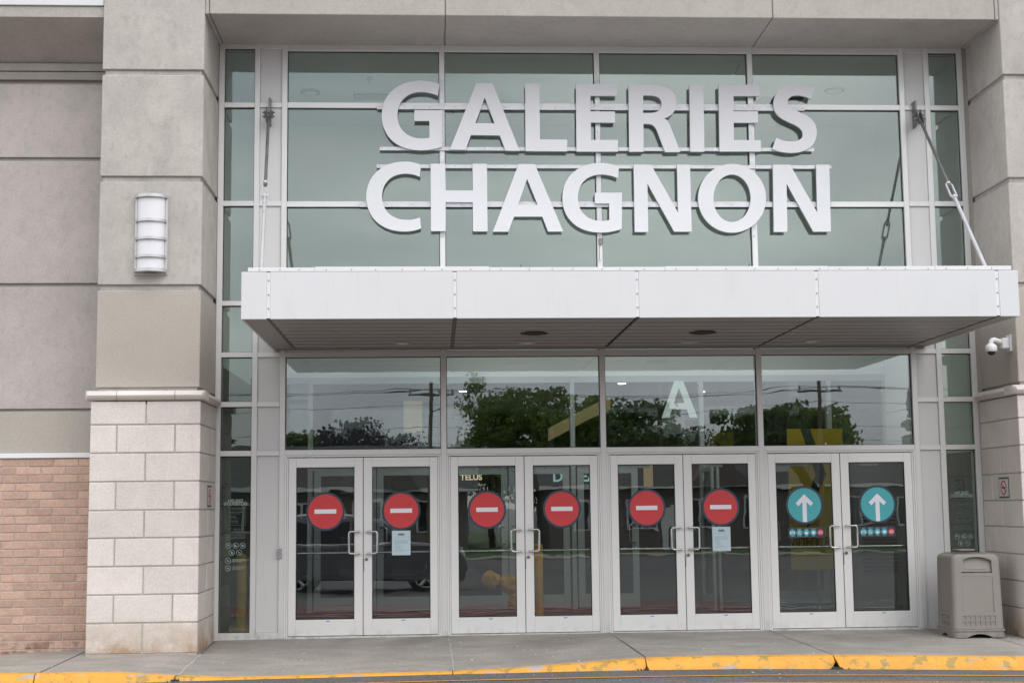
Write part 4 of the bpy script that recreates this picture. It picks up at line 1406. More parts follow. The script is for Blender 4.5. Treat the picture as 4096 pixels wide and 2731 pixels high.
def rrect(hx_, hy_, r, n=6, z=0.0, top=None):
    pts = []
    for (sx, sy, a0) in ((1, 1, 0), (-1, 1, 90), (-1, -1, 180), (1, -1, 270)):
        for k in range(n + 1):
            an = R(a0 + 90 * k / n)
            px, py = sx * (hx_ - r) + r * math.cos(an), sy * (hy_ - r) + r * math.sin(an)
            zz = z if top is None else z + top * (1 - (px / hx_) ** 2)
            pts.append((bx_ + px, by_ + py, bz_ + zz))
    return pts


def hx_at(z):
    return 0.305 - 0.016 * (z / 0.95)


body = MB()
secs = [rrect(hx_at(z), 0.285 - 0.018 * z / 0.95, 0.052, z=z) for z in (0.098, 0.3, 0.5, 0.7, 0.88)]
secs.append(rrect(hx_at(0.92), 0.265, 0.052, z=0.915, top=0.040))
secs.append(rrect(hx_at(0.95) - 0.014, 0.252, 0.05, z=0.94, top=0.052))
secs.append(rrect(hx_at(0.95) - 0.045, 0.222, 0.045, z=0.95, top=0.058))
body.loft(secs)
b_ = body.build('body', 'bin_plastic', t)
yf = by_ - 0.266


def cut_prism(poly, y0, y1, slope=0.0):
    return MB().loft([[(bx_ + x, y0, bz_ + z) for x, z in poly], [(bx_ + x, y1, bz_ + z + (slope if z < 0.8 else 0)) for x, z in poly]])


arch = [(-0.185, 0.715), (0.185, 0.715)] + [(0.185 - 0.336 * k / 10, 0.885 + 0.045 * (1 - ((0.185 - 0.336 * k / 10) / 0.185) ** 2)) for k in range(11)]
boolean(b_, cut_prism(arch, yf - 0.1, yf + 0.085, slope=0.045))
pan = [(-0.190, 0.285), (0.190, 0.285), (0.185, 0.705), (-0.185, 0.705)]
boolean(b_, cut_prism(pan, yf - 0.1, yf - 0.002))
grid = MB()
for r_ in range(2):
    for c in range(7):
        x, z = -0.177 + c * 0.059, 0.225 - r_ * 0.066
        grid.box(bx_ + x - 0.023, bx_ + x + 0.023, yf - 0.1, yf - 0.006, bz_ + z - 0.026, bz_ + z + 0.026)
boolean(b_, grid)
sg_ = MB()
xs0 = bx_ - 0.292
for r_ in range(2):
    for c in range(5):
        y, z = by_ - 0.13 + c * 0.055, 0.225 - r_ * 0.066
        sg_.box(xs0 - 0.1, xs0 + 0.0015, y - 0.019, y + 0.019, bz_ + z - 0.026, bz_ + z + 0.026)
boolean(b_, sg_)
sp = MB().box(bx_ - 0.5, bx_ - hx_at(0.5) + 0.006, by_ - 0.15, by_ + 0.16, bz_ + 0.29, bz_ + 0.84)
boolean(b_, sp)
me = b_.data
me.polygons.foreach_set('use_smooth', [True] * len(me.polygons))
bm = bmesh.new()
bm.from_mesh(me)
for e in bm.edges:
    if len(e.link_faces) == 2 and e.calc_face_angle(0) > R(28):
        e.smooth = False
bm.to_mesh(me)
bm.free()
MB().loft([[(bx_ - 0.181, yf + 0.018, bz_ + 0.757), (bx_ + 0.181, yf + 0.018, bz_ + 0.757), (bx_ + 0.181, yf + 0.060, bz_ + 0.95), (bx_ - 0.181, yf + 0.060, bz_ + 0.95)],
            [(bx_ - 0.181, yf + 0.033, bz_ + 0.755), (bx_ + 0.181, yf + 0.033, bz_ + 0.755), (bx_ + 0.181, yf + 0.08, bz_ + 0.94), (bx_ - 0.181, yf + 0.08, bz_ + 0.94)]]).build('flap', 'bin_plastic', t)
MB().tube([(bx_ - 0.135, yf + 0.022, bz_ + 0.785), (bx_ + 0.135, yf + 0.022, bz_ + 0.785)], 0.006, 6).build('flap_ridge', 'bin_plastic', t)
MB().bevel_box(bx_ - 0.035, bx_ + 0.035, yf - 0.004, yf + 0.012, bz_ + 0.728, bz_ + 0.746, 0.002).build('badge', 'bin_plastic', t)
MB().bevel_box(bx_ - 0.13, bx_ + 0.06, by_ - 0.10, by_ + 0.14, bz_ + 0.995, bz_ + 1.012, 0.004).build('ash_tray_lid', 'bin_plastic', t)
lip = MB()
lip.loft([rrect(0.317, 0.298, 0.06, z=z_) for z_ in (0.074, 0.096)])
lip.build('base_lip', 'bin_plastic', t)
base = MB()
base.loft([rrect(0.312, 0.293, 0.06, z=0.0), rrect(0.305, 0.286, 0.06, z=0.0735)])
bs_ = base.build('base', 'bin_plastic', t)
arc = [(0.19 - 0.38 * k / 12, -0.02 + 0.062 * (1 - ((0.19 - 0.38 * k / 12) / 0.19) ** 2)) for k in range(13)] + [(-0.19, -0.06), (0.19, -0.06)]
boolean(bs_, MB().loft([[(bx_ + x, by_ - 0.4, bz_ + z) for x, z in arc], [(bx_ + x, by_ + 0.4, bz_ + z) for x, z in arc]]))
boolean(bs_, MB().loft([[(bx_ - 0.4, by_ + x * 0.7, bz_ + z) for x, z in arc], [(bx_ + 0.4, by_ + x * 0.7, bz_ + z) for x, z in arc]]))
MB().box(bx_ - 0.25, bx_ + 0.25, by_ - 0.2, by_ + 0.2, bz_ + 0.07, bz_ + 0.11).build('liner', 'bin_dark', t)
g_ = MB()
g_.tube([(bx_ + 0.262, by_ - 0.10, bz_ + 0.76), (bx_ + 0.278, by_ - 0.10, bz_ + 0.76), (bx_ + 0.278, by_ - 0.10, bz_ + 0.70), (bx_ + 0.262, by_ - 0.10, bz_ + 0.70)], 0.004, 5)
g_.build('latch', 'bin_plastic', t)

# ------------------------------------------------------------------ vestibule and mall behind the glass
YI = 4.0
struct('vestibule_floor', MB().box(-3.2, 12.2, 0.17, YI + 8.5, -0.05, -0.004), 'tile_grey')
struct('entrance_mat', MB().box(-0.3, 8.2, 0.35, YI - 0.2, -0.003, 0.008), 'mat_red')
struct('vestibule_ceiling', MB().box(-1.0, 8.9, 0.17, YI + 0.1, 7.42, 7.6), 'inside_white')
struct('vestibule_wall_left', MB().box(-1.1, -0.9, 0.17, YI, 3.4, 7.42), 'inside_white')
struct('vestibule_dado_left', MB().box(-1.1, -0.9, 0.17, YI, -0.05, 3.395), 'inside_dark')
struct('vestibule_wall_right', MB().box(8.85, 9.0, 0.17, YI, -0.05, 7.42), 'inside_white')
struct('upper_wall', MB().box(-0.9, 8.85, YI, YI + 0.15, 3.50, 7.42), 'inside_white')
struct('mall_ceiling', MB().box(-3, 12, YI + 0.15, 16, 3.7, 3.85), 'inside_grey')
struct('mall_floor', MB().box(-3.2, 12.2, YI + 8.5, 16, -0.05, -0.004), 'tile_grey')
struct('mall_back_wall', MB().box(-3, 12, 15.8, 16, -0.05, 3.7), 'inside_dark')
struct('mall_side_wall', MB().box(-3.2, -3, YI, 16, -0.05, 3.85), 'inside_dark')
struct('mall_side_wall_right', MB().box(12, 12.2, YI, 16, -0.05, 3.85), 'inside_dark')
struct('roof_deck', MB().box(-8, 13, 0.3, 16.5, 7.62, 7.8), 'inside_grey')

# wall panels along the right of the vestibule
for k in range(5):
    tag(obj('wall_cladding', MB().bevel_box(8.80, 8.848, 0.2, YI - 0.02, 0.02 + k * 0.72, 0.02 + (k + 1) * 0.72 - 0.012, 0.003), 'inside_panel' if k < 3 else 'inside_white'), kind='structure')

inner = thing('inner_glass_screen', 'inner aluminium and glass screen seen through the entrance doors', 'glass screen', (3.96, YI, 0))
IX = [0.0, 1.98, 3.96, 5.94, 7.92]
for x in [-0.84] + IX + [8.8]:
    part('mullion', 'frame_inside', x - 0.035, x + 0.035, YI - 0.08, YI + 0.06, 0, 3.5, parent=inner)
for a, b in zip([-0.84] + IX, IX + [8.8]):
    part('rail', 'frame_inside', a + 0.035, b - 0.035, YI - 0.075, YI + 0.05, 3.40, 3.5, parent=inner)
    part('rail', 'frame_inside', a + 0.035, b - 0.035, YI - 0.075, YI + 0.05, 2.15, 2.25, parent=inner)
    part('pane', GL_IN, a + 0.035, b - 0.035, YI - 0.01, YI, 2.25, 3.40, parent=inner, bev=0)
for k in range(8):
    if k in (5, 6):
        continue
    a, b = IX[k // 2], IX[k // 2 + 1]
    x0 = a + 0.06 if k % 2 == 0 else (a + b) / 2 + 0.006
    x1 = (a + b) / 2 - 0.006 if k % 2 == 0 else b - 0.06
    d = thing('inner_door', 'inner glass door dimly seen through the %s entrance door from the left' % NTH[k], 'door', ((x0 + x1) / 2, YI, 0), 'inner glass doors')
    part('stile', 'frame_inside', x0, x0 + 0.1, YI - 0.04, YI + 0.01, 0.02, 2.14, parent=d)
    part('stile', 'frame_inside', x1 - 0.1, x1, YI - 0.04, YI + 0.01, 0.02, 2.14, parent=d)
    part('top_rail', 'frame_inside', x0 + 0.1, x1 - 0.1, YI - 0.038, YI + 0.01, 2.02, 2.14, parent=d)
    part('bottom_rail', 'frame_inside', x0 + 0.1, x1 - 0.1, YI - 0.038, YI + 0.01, 0.02, 0.22, parent=d)
    part('pane', GL_IN, x0 + 0.1, x1 - 0.1, YI - 0.018, YI - 0.010, 0.22, 2.02, parent=d, bev=0)
    s = 1 if k % 2 == 0 else -1
    xm = x1 - 0.05 if s > 0 else x0 + 0.05
    MB().tube([(xm, YI - 0.04, 1.25), (xm - s * 0.08, YI - 0.1, 1.25), (xm - s * 0.1, YI - 0.1, 1.22), (xm - s * 0.1, YI - 0.1, 1.01), (xm - s * 0.08, YI - 0.1, 0.98), (xm, YI - 0.04, 0.98)], 0.0125, 8).build('pull_handle', 'steel_brushed', d, smooth=50)
# two leaves of the inner screen stand open, folded back into the vestibule
for x, sw in ((5.90, -1), (5.98, 1)):
    d = thing('open_inner_door', 'inner glass door folded open %s the yellow banner' % ('left of' if sw < 0 else 'in front of'), 'door', (x, YI, 0), 'open inner doors')
    for y0 in (YI - 1.0, YI - 0.18):
        part('stile', 'frame_inside', x - 0.02, x + 0.02, y0, y0 + 0.1, 0.02, 2.14, parent=d)
    part('top_rail', 'frame_inside', x - 0.02, x + 0.02, YI - 0.9, YI - 0.18, 2.02, 2.14, parent=d)
    part('bottom_rail', 'frame_inside', x - 0.02, x + 0.02, YI - 0.9, YI - 0.18, 0.02, 0.22, parent=d)
    part('pane', GL_IN, x - 0.004, x + 0.004, YI - 0.9, YI - 0.18, 0.22, 2.02, parent=d, bev=0)

# big letter A on the inner screen
v, f = curve_mesh([[(-0.275, 0), (-0.155, 0), (-0.115, 0.135), (0.115, 0.135), (0.155, 0), (0.275, 0), (0.065, 0.60), (-0.065, 0.60)], [(-0.083, 0.235), (0.0, 0.49), (0.083, 0.235)]], 0.01)
tag(obj('entrance_letter', MB().add([(5.59 + p[0], YI - 0.13 + p[1], 2.85 + p[2] * 0.94) for p in v], f), 'letter_a'), 'large pale letter A hanging behind the third transom pane', 'letter')

# ceiling fittings behind the upper glass
def lamp(parent, loc, watts):
    ld = bpy.data.lights.new('lamp', 'AREA')
    ld.shape = 'DISK'
    ld.size = 0.18
    ld.energy = watts
    ld.color = (1.0, 0.96, 0.90)
    lo = bpy.data.objects.new('lamp', ld)
    COL.objects.link(lo)
    lo.parent = parent
    lo.location = loc


for x, y, nm in ((0.13, 2.2, 'far left of the sign'), (2.05, 3.2, 'above the letter G'), (5.86, 3.1, 'above the last letter E'), (7.62, 2.0, 'right of the sign')):
    t = thing('ceiling_downlight', 'round ceiling downlight seen through the upper glass %s' % nm, 'downlight', (x, y, 7.42), 'ceiling downlights behind the upper glass')
    MB().cyl((x, y, 7.408), 0.14, 0.022, 'z', 24).build('rim', 'inside_dark', t)
    MB().cyl((x, y, 7.3945), 0.095, 0.005, 'z', 24).build('lens', 'lens', t)
for k, x in enumerate((2.9, 4.9, 6.9)):  # unseen fill lamps, added to brighten the inner screen
    t = thing('added_fill_lamp', 'added unseen fill lamp in the vestibule behind the canopy, %s from the left' % NTH[k], 'lamp', (x, 2.3, 4.30), 'added vestibule fill lamps')
    MB().tube([(x, 2.3, 4.52), (x, 2.3, 4.44), (x, 2.3, 4.30)], [0.03, 0.10, 0.12], 20).build('shade', 'inside_grey', t, smooth=40)
    MB().tube([(x, 2.3, 4.51), (x, 2.4, 4.55), (x, YI, 4.55)], 0.012, 6).build('bracket_arm', 'inside_grey', t)
    lamp(t, (0, 0, -0.01), 9.0)
for x, y, nm in ((1.05, 2.4, 'left'), (6.95, 2.5, 'right')):
    t = thing('ceiling_vent', 'rectangular grey ceiling vent behind the upper glass, %s of the sign' % nm, 'vent', (x, y, 7.42), 'ceiling vents')
    MB().box(x - 0.32, x + 0.32, y - 0.14, y + 0.14, 7.400, 7.419).build('vent_frame', 'inside_dark', t)
    for k in range(4):
        MB().box(x - 0.29, x + 0.29, y - 0.11 + k * 0.06, y - 0.08 + k * 0.06, 7.390, 7.3995).build('slat', 'inside_panel', t)
t = thing('sprinkler', 'small ceiling sprinkler below the left vent behind the upper glass', 'sprinkler', (1.0, 1.5, 7.42))
MB().cyl((1.0, 1.5, 7.40), 0.04, 0.03, 'z', 12).build('rose', 'inside_panel', t)
MB().cyl((1.0, 1.5, 7.36), 0.012, 0.06, 'z', 8).build('nozzle', 'inside_panel', t)

# heater cabinet with grille behind the rightmost door
t = thing('heater_cabinet', 'grey wall cabinet with louvred grille seen through the rightmost door', 'heater', (8.1, 3.3, 0))
MB().bevel_box(7.96, 8.79, 2.9, YI - 0.1, 0.0, 2.35, 0.006).build('cabinet', 'inside_panel', t)
for k in range(18):
    MB().box(8.05, 8.55, 2.885, 2.898, 0.55 + k * 0.055, 0.578 + k * 0.055).build('louvre', 'inside_dark', t)

# yellow banner with lettering, shop signs, glowing panels
t = thing('yellow_banner', 'tall yellow shop banner with black lightning shape seen through the seventh door', 'banner', (7.4, 3.0, 1.7))
MB().box(7.02, 7.84, 3.0, 3.02, 0.58, 2.62).build('cloth', 'banner_yellow', t)
MB().prism_xz([(7.22, 2.62), (7.36, 2.62), (7.58, 1.95), (7.40, 1.60), (7.50, 1.60), (7.26, 1.15), (7.33, 1.52), (7.24, 1.52), (7.42, 1.95)], 2.995, 2.9995).build('black_flash', 'banner_black', t)
text_mb('VIDEOTRON', 7.42, 2.995, 0.97, 0.22, sx=0.66, thick=0.001).build('banner_text', 'banner_black', t)
MB().box(7.40, 7.44, 3.021, 3.05, 0, 2.62).build('pole', 'inside_panel', t)
t = thing('yellow_sign', 'small square yellow sign behind the third transom pane', 'sign', (6.05, 6.4, 2.75))
MB().box(6.50, 6.95, 6.4, 6.42, 2.45, 2.75).build('board', 'banner_yellow', t)
MB().prism_xz([(6.7, 2.45), (6.8, 2.45), (6.62, 2.62)], 6.395, 6.399).build('mark', 'banner_black', t)
MB().cyl((6.7, 6.41, 3.22), 0.006, 0.94, 'z', 6).build('hanger', 'wire', t)
tag(obj('phone_shop_sign', text_mb('TELUS', 2.62, 12.0, 2.14, 0.165, bold=0.004, thick=0.01), 'lit_text'), 'warm lit sign reading TELUS seen through the third door', 'sign')
tag(obj('back_shop_sign', text_mb('D', 4.42, 12.0, 2.13, 0.30, bold=0.006, thick=0.01, mb=text_mb('EA', 5.06, 12.0, 2.13, 0.30, bold=0.006, thick=0.01)), 'lit_teal'), 'teal lit shop lettering seen through the fourth door', 'sign')
tag(obj('glowing_wall_panel', MB().box(1.25, 1.62, 11.0, 11.05, 3.02, 3.66), 'glow_cream'), 'wall panel given a warm glow for lamplight behind the left transom pane', 'lit panel')  # lamplight on this wall is put in as emission
tag(obj('glowing_bulkhead', MB().prism_xz([(4.1, 3.05), (5.3, 3.66), (5.3, 3.40), (4.9, 3.22), (4.1, 2.80)], 10.0, 10.4), 'glow_cream'), 'slanted bulkhead given a warm glow for lamplight behind the middle transom panes', 'lit panel')  # no lamp itself; its emission stands for light falling on it
tag(obj('lit_shop_window', MB().box(2.92, 3.12, 12.0, 12.05, 2.45, 2.56), 'glow_cream'), 'tiny warm lit window above the shop sign in the third door', 'lit panel')
tag(obj('lit_sign_panel', MB().box(5.78, 5.95, 9.0, 9.05, 1.88, 2.42), 'glow_cream'), 'narrow warm lit panel seen through the sixth door', 'lit panel')
for x, y, nm in ((0.6, 7, 'leftmost of them'), (2.4, 9, 'second from left'), (5.2, 7.5, 'fourth from left'), (7.0, 9.5, 'fifth from left'), (3.6, 6, 'third from left'), (8.5, 7, 'rightmost of them')):
    t = thing('mall_downlight', 'lit ceiling downlight deep inside the mall, %s' % nm, 'downlight', (x, y, 3.7), 'lit downlights in the mall ceiling')
    MB().cyl((x, y, 3.692), 0.10, 0.014, 'z', 16).build('rim', 'inside_white', t)
    MB().cyl((x, y, 3.682), 0.07, 0.004, 'z', 16).build('lamp', 'lit_lamp', t)

# yellow posts and crumpled bags in the vestibule
for x, y, h, nm in ((-0.60, 0.9, 0.98, 'narrow left side window'), (3.30, 2.4, 1.02, 'fourth door')):
    t = thing('yellow_post', 'yellow guard post seen through the %s' % nm, 'post', (x, y, 0), 'yellow posts')
    MB().tube([(x, y, 0.0), (x, y, h - 0.03), (x, y, h)], [0.065, 0.065, 0.045], 16).build('post', 'bag_yellow', t, smooth=50)
    MB().cyl((x, y, 0.012), 0.11, 0.02, 'z', 16).build('base_plate', 'inside_panel', t)
t = thing('yellow_bags', 'crumpled yellow plastic bags on a stand seen through the third door', 'bags', (3.0, 1.8, 0))
for (x, y, z_, s) in ((2.86, 1.8, 0.50, 0.13), (3.02, 1.85, 0.42, 0.15), (2.95, 1.75, 0.28, 0.13), (3.10, 1.8, 0.20, 0.14), (2.62, 2.0, 0.55, 0.13)):
    bm = bmesh.new()
    bmesh.ops.create_icosphere(bm, subdivisions=2, radius=s)
    for p in bm.verts:
        p.co *= rng.uniform(0.75, 1.2)
        p.co += Vector((x, y, z_))
    MB().take(bm).build('bag', 'bag_yellow', t)
MB().tube([(3.03, 1.95, 0), (3.03, 1.95, 1.0)], 0.025, 10).build('stand', 'bag_yellow', t)

# ------------------------------------------------------------------ across the car park (seen reflected in the glass)
def gz(y):
    return ground_z(0, y)


struct('lawn_strip', MB().box(-120, 130, -110, -46, gz(-50) - 0.2, gz(-50) + 0.05), 'lawn')
struct('footway', MB().box(-120, 130, -46, -43.5, gz(-44) - 0.2, gz(-44) + 0.1), 'concrete')

# dark sport-utility vehicle parked behind the photographer, nose to the right of the picture
cx0, cyn = -2.55, -18.9            # rear end, side nearest the mall
cz = gz(-20.0)
car = thing('parked_car', 'dark grey sport utility car reflected in the left pair of doors', 'car', (cx0 + 2.55, cyn - 0.95, cz))
side = [(0.0, 0.55), (0.02, 1.05), (0.12, 1.12), (0.35, 1.70), (0.75, 1.80), (2.6, 1.82), (3.05, 1.76), (3.75, 1.22), (4.9, 1.06), (5.08, 0.88), (5.12, 0.55), (4.98, 0.30), (0.15, 0.30)]
low = [(0.0, 0.55), (0.02, 1.05), (0.12, 1.14), (3.72, 1.17), (4.9, 1.06), (5.08, 0.88), (5.12, 0.55), (4.98, 0.30), (0.15, 0.30)]
g_ = MB()
rings = []
for yy, ins in ((0.06, 0.03), (0.0, 0.0), (-1.9, 0.0), (-1.96, 0.03)):
    rings.append([(cx0 + (x if not ins else 2.56 + (x - 2.56) * 0.985), cyn + yy - 0.0, cz + (z if not ins else 0.72 + (z - 0.72) * 0.9)) for x, z in low])
rings = [[(p[0], cyn - 0.05, p[2]) for p in rings[0]], [(p[0], cyn, p[2]) for p in rings[0]]][:0] + rings
g_.loft(rings)
body = g_.build('body', 'car_paint', car)
g_ = MB()
cab = [(0.12, 1.12), (0.42, 1.70), (0.80, 1.80), (2.6, 1.82), (3.02, 1.76), (3.72, 1.16)]
g_.loft([[(cx0 + x, cyn - 0.02 - (z - 1.12) * 0.28, cz + z) for x, z in cab], [(cx0 + x, cyn - 1.88 + (z - 1.12) * 0.28, cz + z) for x, z in cab]])
g_.build('cabin', 'car_paint', car)
for sidey, s in ((cyn, 1), (cyn - 1.9, -1)):
    for poly in ([(0.42, 1.20), (1.25, 1.18), (1.25, 1.68), (0.62, 1.68)], [(1.32, 1.18), (2.25, 1.18), (2.25, 1.70), (1.32, 1.69)], [(2.32, 1.18), (3.45, 1.18), (2.98, 1.68), (2.32, 1.70)]):
        g_ = MB()
        g_.loft([[(cx0 + x, sidey - s * (0.02 + (z - 1.12) * 0.28) + s * e, cz + z) for x, z in poly] for e in (-0.01, 0.006)])
        g_.build('side_window', 'car_glass', car)
    MB().tube([(cx0 + 0.30, sidey - s * 0.01, cz + 1.16), (cx0 + 3.55, sidey - s * 0.01, cz + 1.16)], 0.026, 6).build('chrome_strip', 'chrome', car)
    MB().tube([(cx0 + 0.7, sidey - s * 0.30, cz + 1.86), (cx0 + 2.7, sidey - s * 0.30, cz + 1.87)], 0.030, 6).build('roof_rail', 'chrome', car)
    MB().bevel_box(cx0 + 1.45, cx0 + 3.35, min(sidey, sidey + s * 0.02), max(sidey, sidey + s * 0.02), cz + 0.50, cz + 0.565, 0.004).build('door_moulding', 'chrome', car)
    for x in (1.28, 2.28, 3.42):
        MB().box(cx0 + x - 0.006, cx0 + x + 0.006, min(sidey, sidey + s * 0.004), max(sidey, sidey + s * 0.004), cz + 0.45, cz + 1.12).build('door_gap', 'gasket', car)
    MB().bevel_box(cx0 + 3.25, cx0 + 3.45, min(sidey + s * 0.02, sidey + s * 0.2), max(sidey + s * 0.02, sidey + s * 0.2), cz + 1.14, cz + 1.30, 0.02).build('mirror', 'car_paint', car)
    MB().bevel_box(cx0 + 4.75, cx0 + 5.06, min(sidey - s * 0.4, sidey + s * 0.012), max(sidey - s * 0.4, sidey + s * 0.012), cz + 0.80, cz + 0.98, 0.02).build('headlight', 'lens', car)
    MB().bevel_box(cx0 - 0.005, cx0 + 0.16, min(sidey - s * 0.25, sidey + s * 0.01), max(sidey - s * 0.25, sidey + s * 0.01), cz + 0.85, cz + 1.12, 0.02).build('tail_light', 'tail_red', car)
    for wx in (1.02, 4.12):
        wy = sidey - s * 0.12
        w = MB()
        n = 28
        prof = [(0.24, -0.13), (0.36, -0.12), (0.385, -0.07), (0.385, 0.07), (0.36, 0.12), (0.24, 0.13)]
        w.loft([[(cx0 + wx + r_ * math.cos(2 * math.pi * k / n), wy + s * o_, cz + 0.385 + r_ * math.sin(2 * math.pi * k / n)) for k in range(n)] for r_, o_ in prof], cap=True)
        wh = w.build('wheel', 'tyre', car, smooth=40)
        MB().cyl((cx0 + wx, wy + s * 0.128, cz + 0.385), 0.46, 0.004, 'y', 30).build('wheel_arch', 'tyre', wh)
        rim = MB()
        rim.cyl((cx0 + wx, wy + s * 0.138, cz + 0.385), 0.07, 0.03, 'y', 12)
        for k in range(5):
            an = 2 * math.pi * k / 5 + 0.3
            rim.tube([(cx0 + wx + 0.05 * math.cos(an), wy + s * 0.14, cz + 0.385 + 0.05 * math.sin(an)), (cx0 + wx + 0.25 * math.cos(an), wy + s * 0.135, cz + 0.385 + 0.25 * math.sin(an))], [0.035, 0.05], 6)
        rr = []
        for r_, o_ in ((0.24, 0.12), (0.24, 0.145), (0.275, 0.145), (0.275, 0.12)):
            rr.append([(cx0 + wx + r_ * math.cos(2 * math.pi * k / n), wy + s * o_, cz + 0.385 + r_ * math.sin(2 * math.pi * k / n)) for k in range(n)])
        rr.append(rr[0])
        rim.loft(rr, cap=False)
        rim.build('rim', 'alloy', wh, smooth=40)


car.scale = (1.05, 1.05, 1.06)


# houses across the street
def house(x, y, w, d, h, rh, nm):
    z0 = gz(-50) + 0.05
    t = thing('house', nm, 'house', (x, y, z0), 'houses across the street')
    MB().box(x - w / 2, x + w / 2, y - d / 2, y + d / 2, z0, z0 + h).build('wall', 'siding', t)
    r_ = MB()
    r_.loft([[(x + sx * (w / 2 + 0.5), y + d / 2 + 0.5, z0 + h - 0.1), (x + sx * (w / 2 + 0.5), y, z0 + h + rh), (x + sx * (w / 2 + 0.5), y - d / 2 - 0.5, z0 + h - 0.1)] for sx in (-1, 1)])
    rf = r_.build('roof', 'shingle', t)
    MB().box(x - w / 2 - 0.5, x + w / 2 + 0.5, y + d / 2 + 0.5, y + d / 2 + 0.56, z0 + h - 0.22, z0 + h - 0.04).build('gutter', 'trim_white', rf)
    # gable dormer
    gx = x + w * 0.2
    MB().loft([[(gx - 1.6, yy, z0 + h - 0.1), (gx + 1.6, yy, z0 + h - 0.1), (gx, yy, z0 + h + rh * 0.8)] for yy in (y + d / 2 + 0.7, y)]).build('gable', 'siding', rf)
    for q in (-0.34, -0.12, 0.12, 0.36):
        wx = x + q * w
        f_ = MB().box(wx - 0.75, wx + 0.75, y + d / 2, y + d / 2 + 0.08, z0 + 1.0, z0 + 2.5).build('window', 'trim_white', t)
        for sx in (-0.36, 0.36):
            MB().box(wx + sx - 0.30, wx + sx + 0.30, y + d / 2 + 0.081, y + d / 2 + 0.10, z0 + 1.1, z0 + 2.4).build('window_pane', 'pane_dark', f_)
    dr = MB().box(x - 0.5, x + 0.5, y + d / 2, y + d / 2 + 0.06, z0, z0 + 2.1).build('door', 'trim_white', t)


house(-3, -57, 13, 9, 3.2, 2.2, 'dark sided house with white windows reflected in the left doors')
house(13.5, -57, 12, 9, 3.2, 2.0, 'grey roofed bungalow reflected in the middle doors')
house(28, -60, 12, 9, 3.2, 2.0, 'grey roofed bungalow farthest right of the houses across the street')


# trees: tapered trunk with limbs, crown of many small leaf faces in clumps
def crown_mesh(name, mat, seed, n_cl, per, rx, rz, leaf, conifer=False):
    rs = np.random.RandomState(seed)
    V, F = [], []
    cen = []
    if conifer:
        for k in range(n_cl):
            t_ = rs.rand() ** 0.7
            a = rs.rand() * 6.283
            rad = rx * (1.03 - t_) * (0.35 + 0.65 * rs.rand())
            cen.append((rad * math.cos(a), rad * math.sin(a), -rz + 2 * rz * t_ - 0.15 * rad, 0.55 * (1.15 - t_)))
    else:
        while len(cen) < n_cl:
            p = rs.uniform(-1, 1, 3)
            q = np.linalg.norm(p)
            if q > 1 or q < 0.35:
                continue
            bump_ = 0.75 + 0.45 * rs.rand()
            cen.append((p[0] * rx * bump_, p[1] * rx * bump_, p[2] * rz * bump_, rs.uniform(0.5, 1.0)))
    for (x, y, z, s) in cen:
        c = np.clip(rs.normal(0, 0.42 * s, (per, 3)), -0.6 * s, 0.6 * s) * np.array([1.25, 1.25, 0.85])
        for p in c:
            n = rs.normal(0, 1, 3)
            n /= np.linalg.norm(n)
            a = np.cross(n, rs.normal(0, 1, 3))
            a /= np.linalg.norm(a)
            b = np.cross(n, a)
            l = leaf * rs.uniform(0.6, 1.3)
            o = np.array([x, y, z]) + p
            i = len(V)
            V += [tuple(o - a * l), tuple(o - b * l * 0.6), tuple(o + a * l), tuple(o + b * l * 0.6)]
            F.append((i, i + 1, i + 2, i + 3))
    me = bpy.data.meshes.new(name)
    me.from_pydata(V, [], F)
    me.materials.append(MATS[mat])
    return me


CR = {'green': crown_mesh('crown', 'leaf_green', 1, 120, 85, 3.2, 3.4, 0.16),
      'dark': crown_mesh('crown', 'leaf_dark', 2, 120, 85, 3.0, 3.0, 0.16),
      'tall': crown_mesh('crown', 'leaf_green', 3, 85, 75, 2.2, 4.4, 0.13),
      'plum': crown_mesh('crown', 'leaf_plum', 4, 95, 80, 2.6, 2.4, 0.13),
      'fir': crown_mesh('crown', 'leaf_conifer', 5, 130, 45, 2.6, 5.0, 0.17, True)}
HB = {'green': 6.0, 'dark': 5.3, 'tall': 7.2, 'plum': 4.4, 'fir': 6.0}
rs = random.Random(11)


def trunk_mesh(h, r0, seed):
    q = random.Random(seed)
    t = MB()
    pts = [(q.uniform(-.12, .12) * k / 4, q.uniform(-.12, .12) * k / 4, h * k / 4) for k in range(5)]
    t.tube(pts, [r0, r0 * .8, r0 * .65, r0 * .5, r0 * .3], 8)
    for k in range(6):
        a = q.uniform(0, 6.28)
        z = h * q.uniform(.45, .85)
        l = q.uniform(1.2, 2.4)
        t.tube([(0, 0, z), (l * .5 * math.cos(a), l * .5 * math.sin(a), z + l * .45), (l * math.cos(a), l * math.sin(a), z + l * 1.0)], [r0 * .35, r0 * .22, r0 * .1], 6)
    me = mesh_from(t, 'trunk')
    me.materials.append(MATS['bark'])
    return me


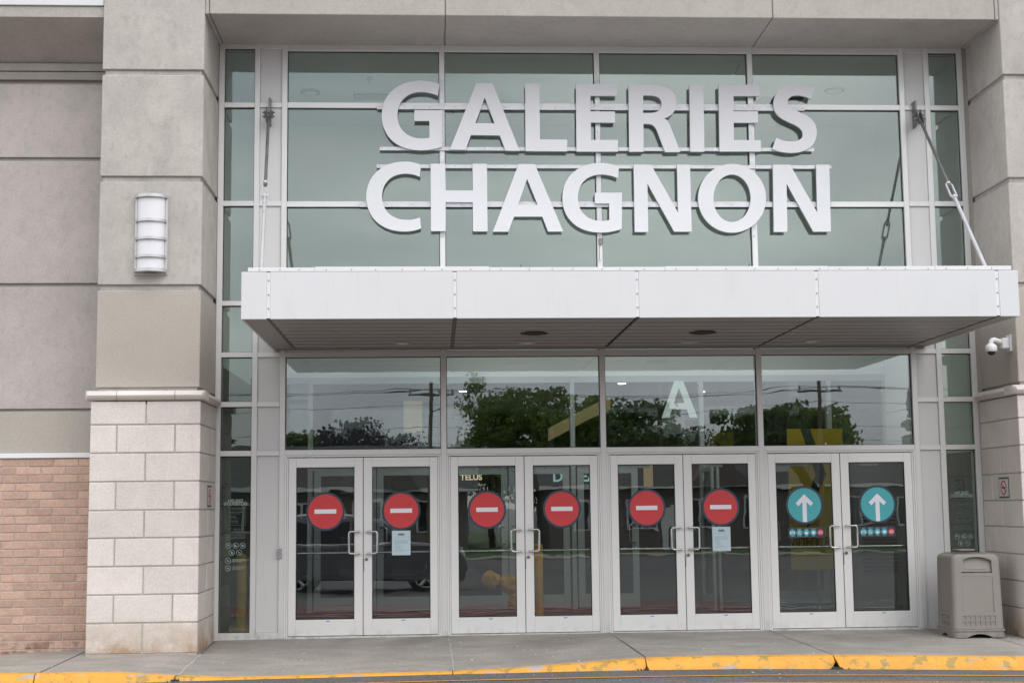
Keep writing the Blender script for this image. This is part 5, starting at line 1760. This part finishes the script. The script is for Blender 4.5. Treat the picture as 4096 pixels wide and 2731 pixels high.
TR = {k: trunk_mesh(HB[k], 0.24, i) for i, k in enumerate(HB)}
TREES = [(-6.3, -62, 'dark', 0.78, 'dark leafy tree at the far left of the reflected row'), (-3.2, -68, 'plum', 1.1, 'plum leaved tree reflected left of the utility pole'),
         (-1.0, -70, 'plum', 1.0, 'dusky plum tree reflected second left of the utility pole'), (0.2, -63, 'plum', 0.74, 'small plum tree reflected beside the utility pole'),
         (5.0, -62, 'tall', 0.84, 'tall thin green tree reflected in the second transom'), (7.0, -61, 'green', 0.95, 'wide bright green tree reflected in the second transom'),
         (10.0, -62, 'green', 0.93, 'bright green tree reflected right of the widest one'), (13.2, -60, 'dark', 0.95, 'dark green tree reflected left of the letter A'),
         (16.8, -66, 'plum', 0.98, 'dusky tree reflected right of the letter A'), (19.4, -60, 'dark', 0.9, 'dark green tree reflected behind the third mullion'),
         (21.4, -61, 'dark', 0.92, 'dark green tree reflected in the fourth transom'), (23.3, -62, 'green', 0.85, 'green tree reflected before the right utility pole'),
         (27.8, -58, 'fir', 0.78, 'fir tree reflected at the right end of the transoms'), (-10.2, -60, 'fir', 0.9, 'fir tree reflected in the narrow left window'),
         (11.4, -72, 'tall', 0.72, 'tall pale tree standing behind the green pair'), (15.0, -58, 'dark', 0.66, 'low dark tree under the reflected letter A')]
for x, y, k, s, nm in TREES:
    z0 = gz(-50) + 0.05
    t = thing('tree', nm, 'tree', (x, y, z0), 'trees across the street')
    rz = rs.uniform(0, 6.28)
    place('trunk', TR[k], (x, y, z0), t, rz, (s, s, s))
    place('crown', CR[k], (x, y, z0 + HB[k] * s), t, rz, (s, s, s))

# utility poles and lines
for x, y, nm in ((1.57, -47, 'left'), (19.5, -47, 'right')):
    z0 = gz(-47)
    t = thing('utility_pole', 'wooden utility pole reflected in the %s transom' % ('first' if nm == 'left' else 'fourth'), 'utility pole', (x, y, z0), 'utility poles')
    MB().tube([(x, y, z0), (x + 0.15, y, z0 + 7.9)], [0.13, 0.085], 10).build('pole', 'pole_wood', t, smooth=50)
    MB().box(x - 0.9, x + 1.2, y - 0.045, y + 0.045, z0 + 7.32, z0 + 7.40).build('crossarm', 'pole_wood', t)
    MB().tube([(x + 0.1, y, z0 + 6.5), (x + 0.9, y + 0.3, z0 + 6.8)], 0.04, 6).build('lamp_arm', 'galvanised', t)
    for q in (-0.8, 0.5, 1.1):
        MB().cyl((x + q, y, z0 + 7.51), 0.05, 0.18, 'z', 8).build('insulator', 'rivet', t)
z0 = gz(-47)
for k, (dx, dz, sag) in enumerate(((-0.8, 7.60, 0.4), (0.5, 7.60, 0.5), (1.1, 7.60, 0.45), (0.1, 6.9, 0.5), (0.12, 5.9, 0.6), (0.1, 5.2, 0.4))):
    pts = []
    for a, b in ((-40, 1.57), (1.57, 19.5), (19.5, 60)):
        for i in range(16):
            u = i / 16
            pts.append((a + (b - a) * u + dx, -47, z0 + dz - 4 * sag * u * (1 - u)))
    tag(obj('overhead_wire', MB().tube(pts, 0.010, 5), 'wire'), 'overhead line between the reflected utility poles, %s' % ('top front one', 'top middle one', 'top rear one', 'fourth from the top', 'second from the bottom', 'lowest of them')[k], 'wire', 'overhead wires')
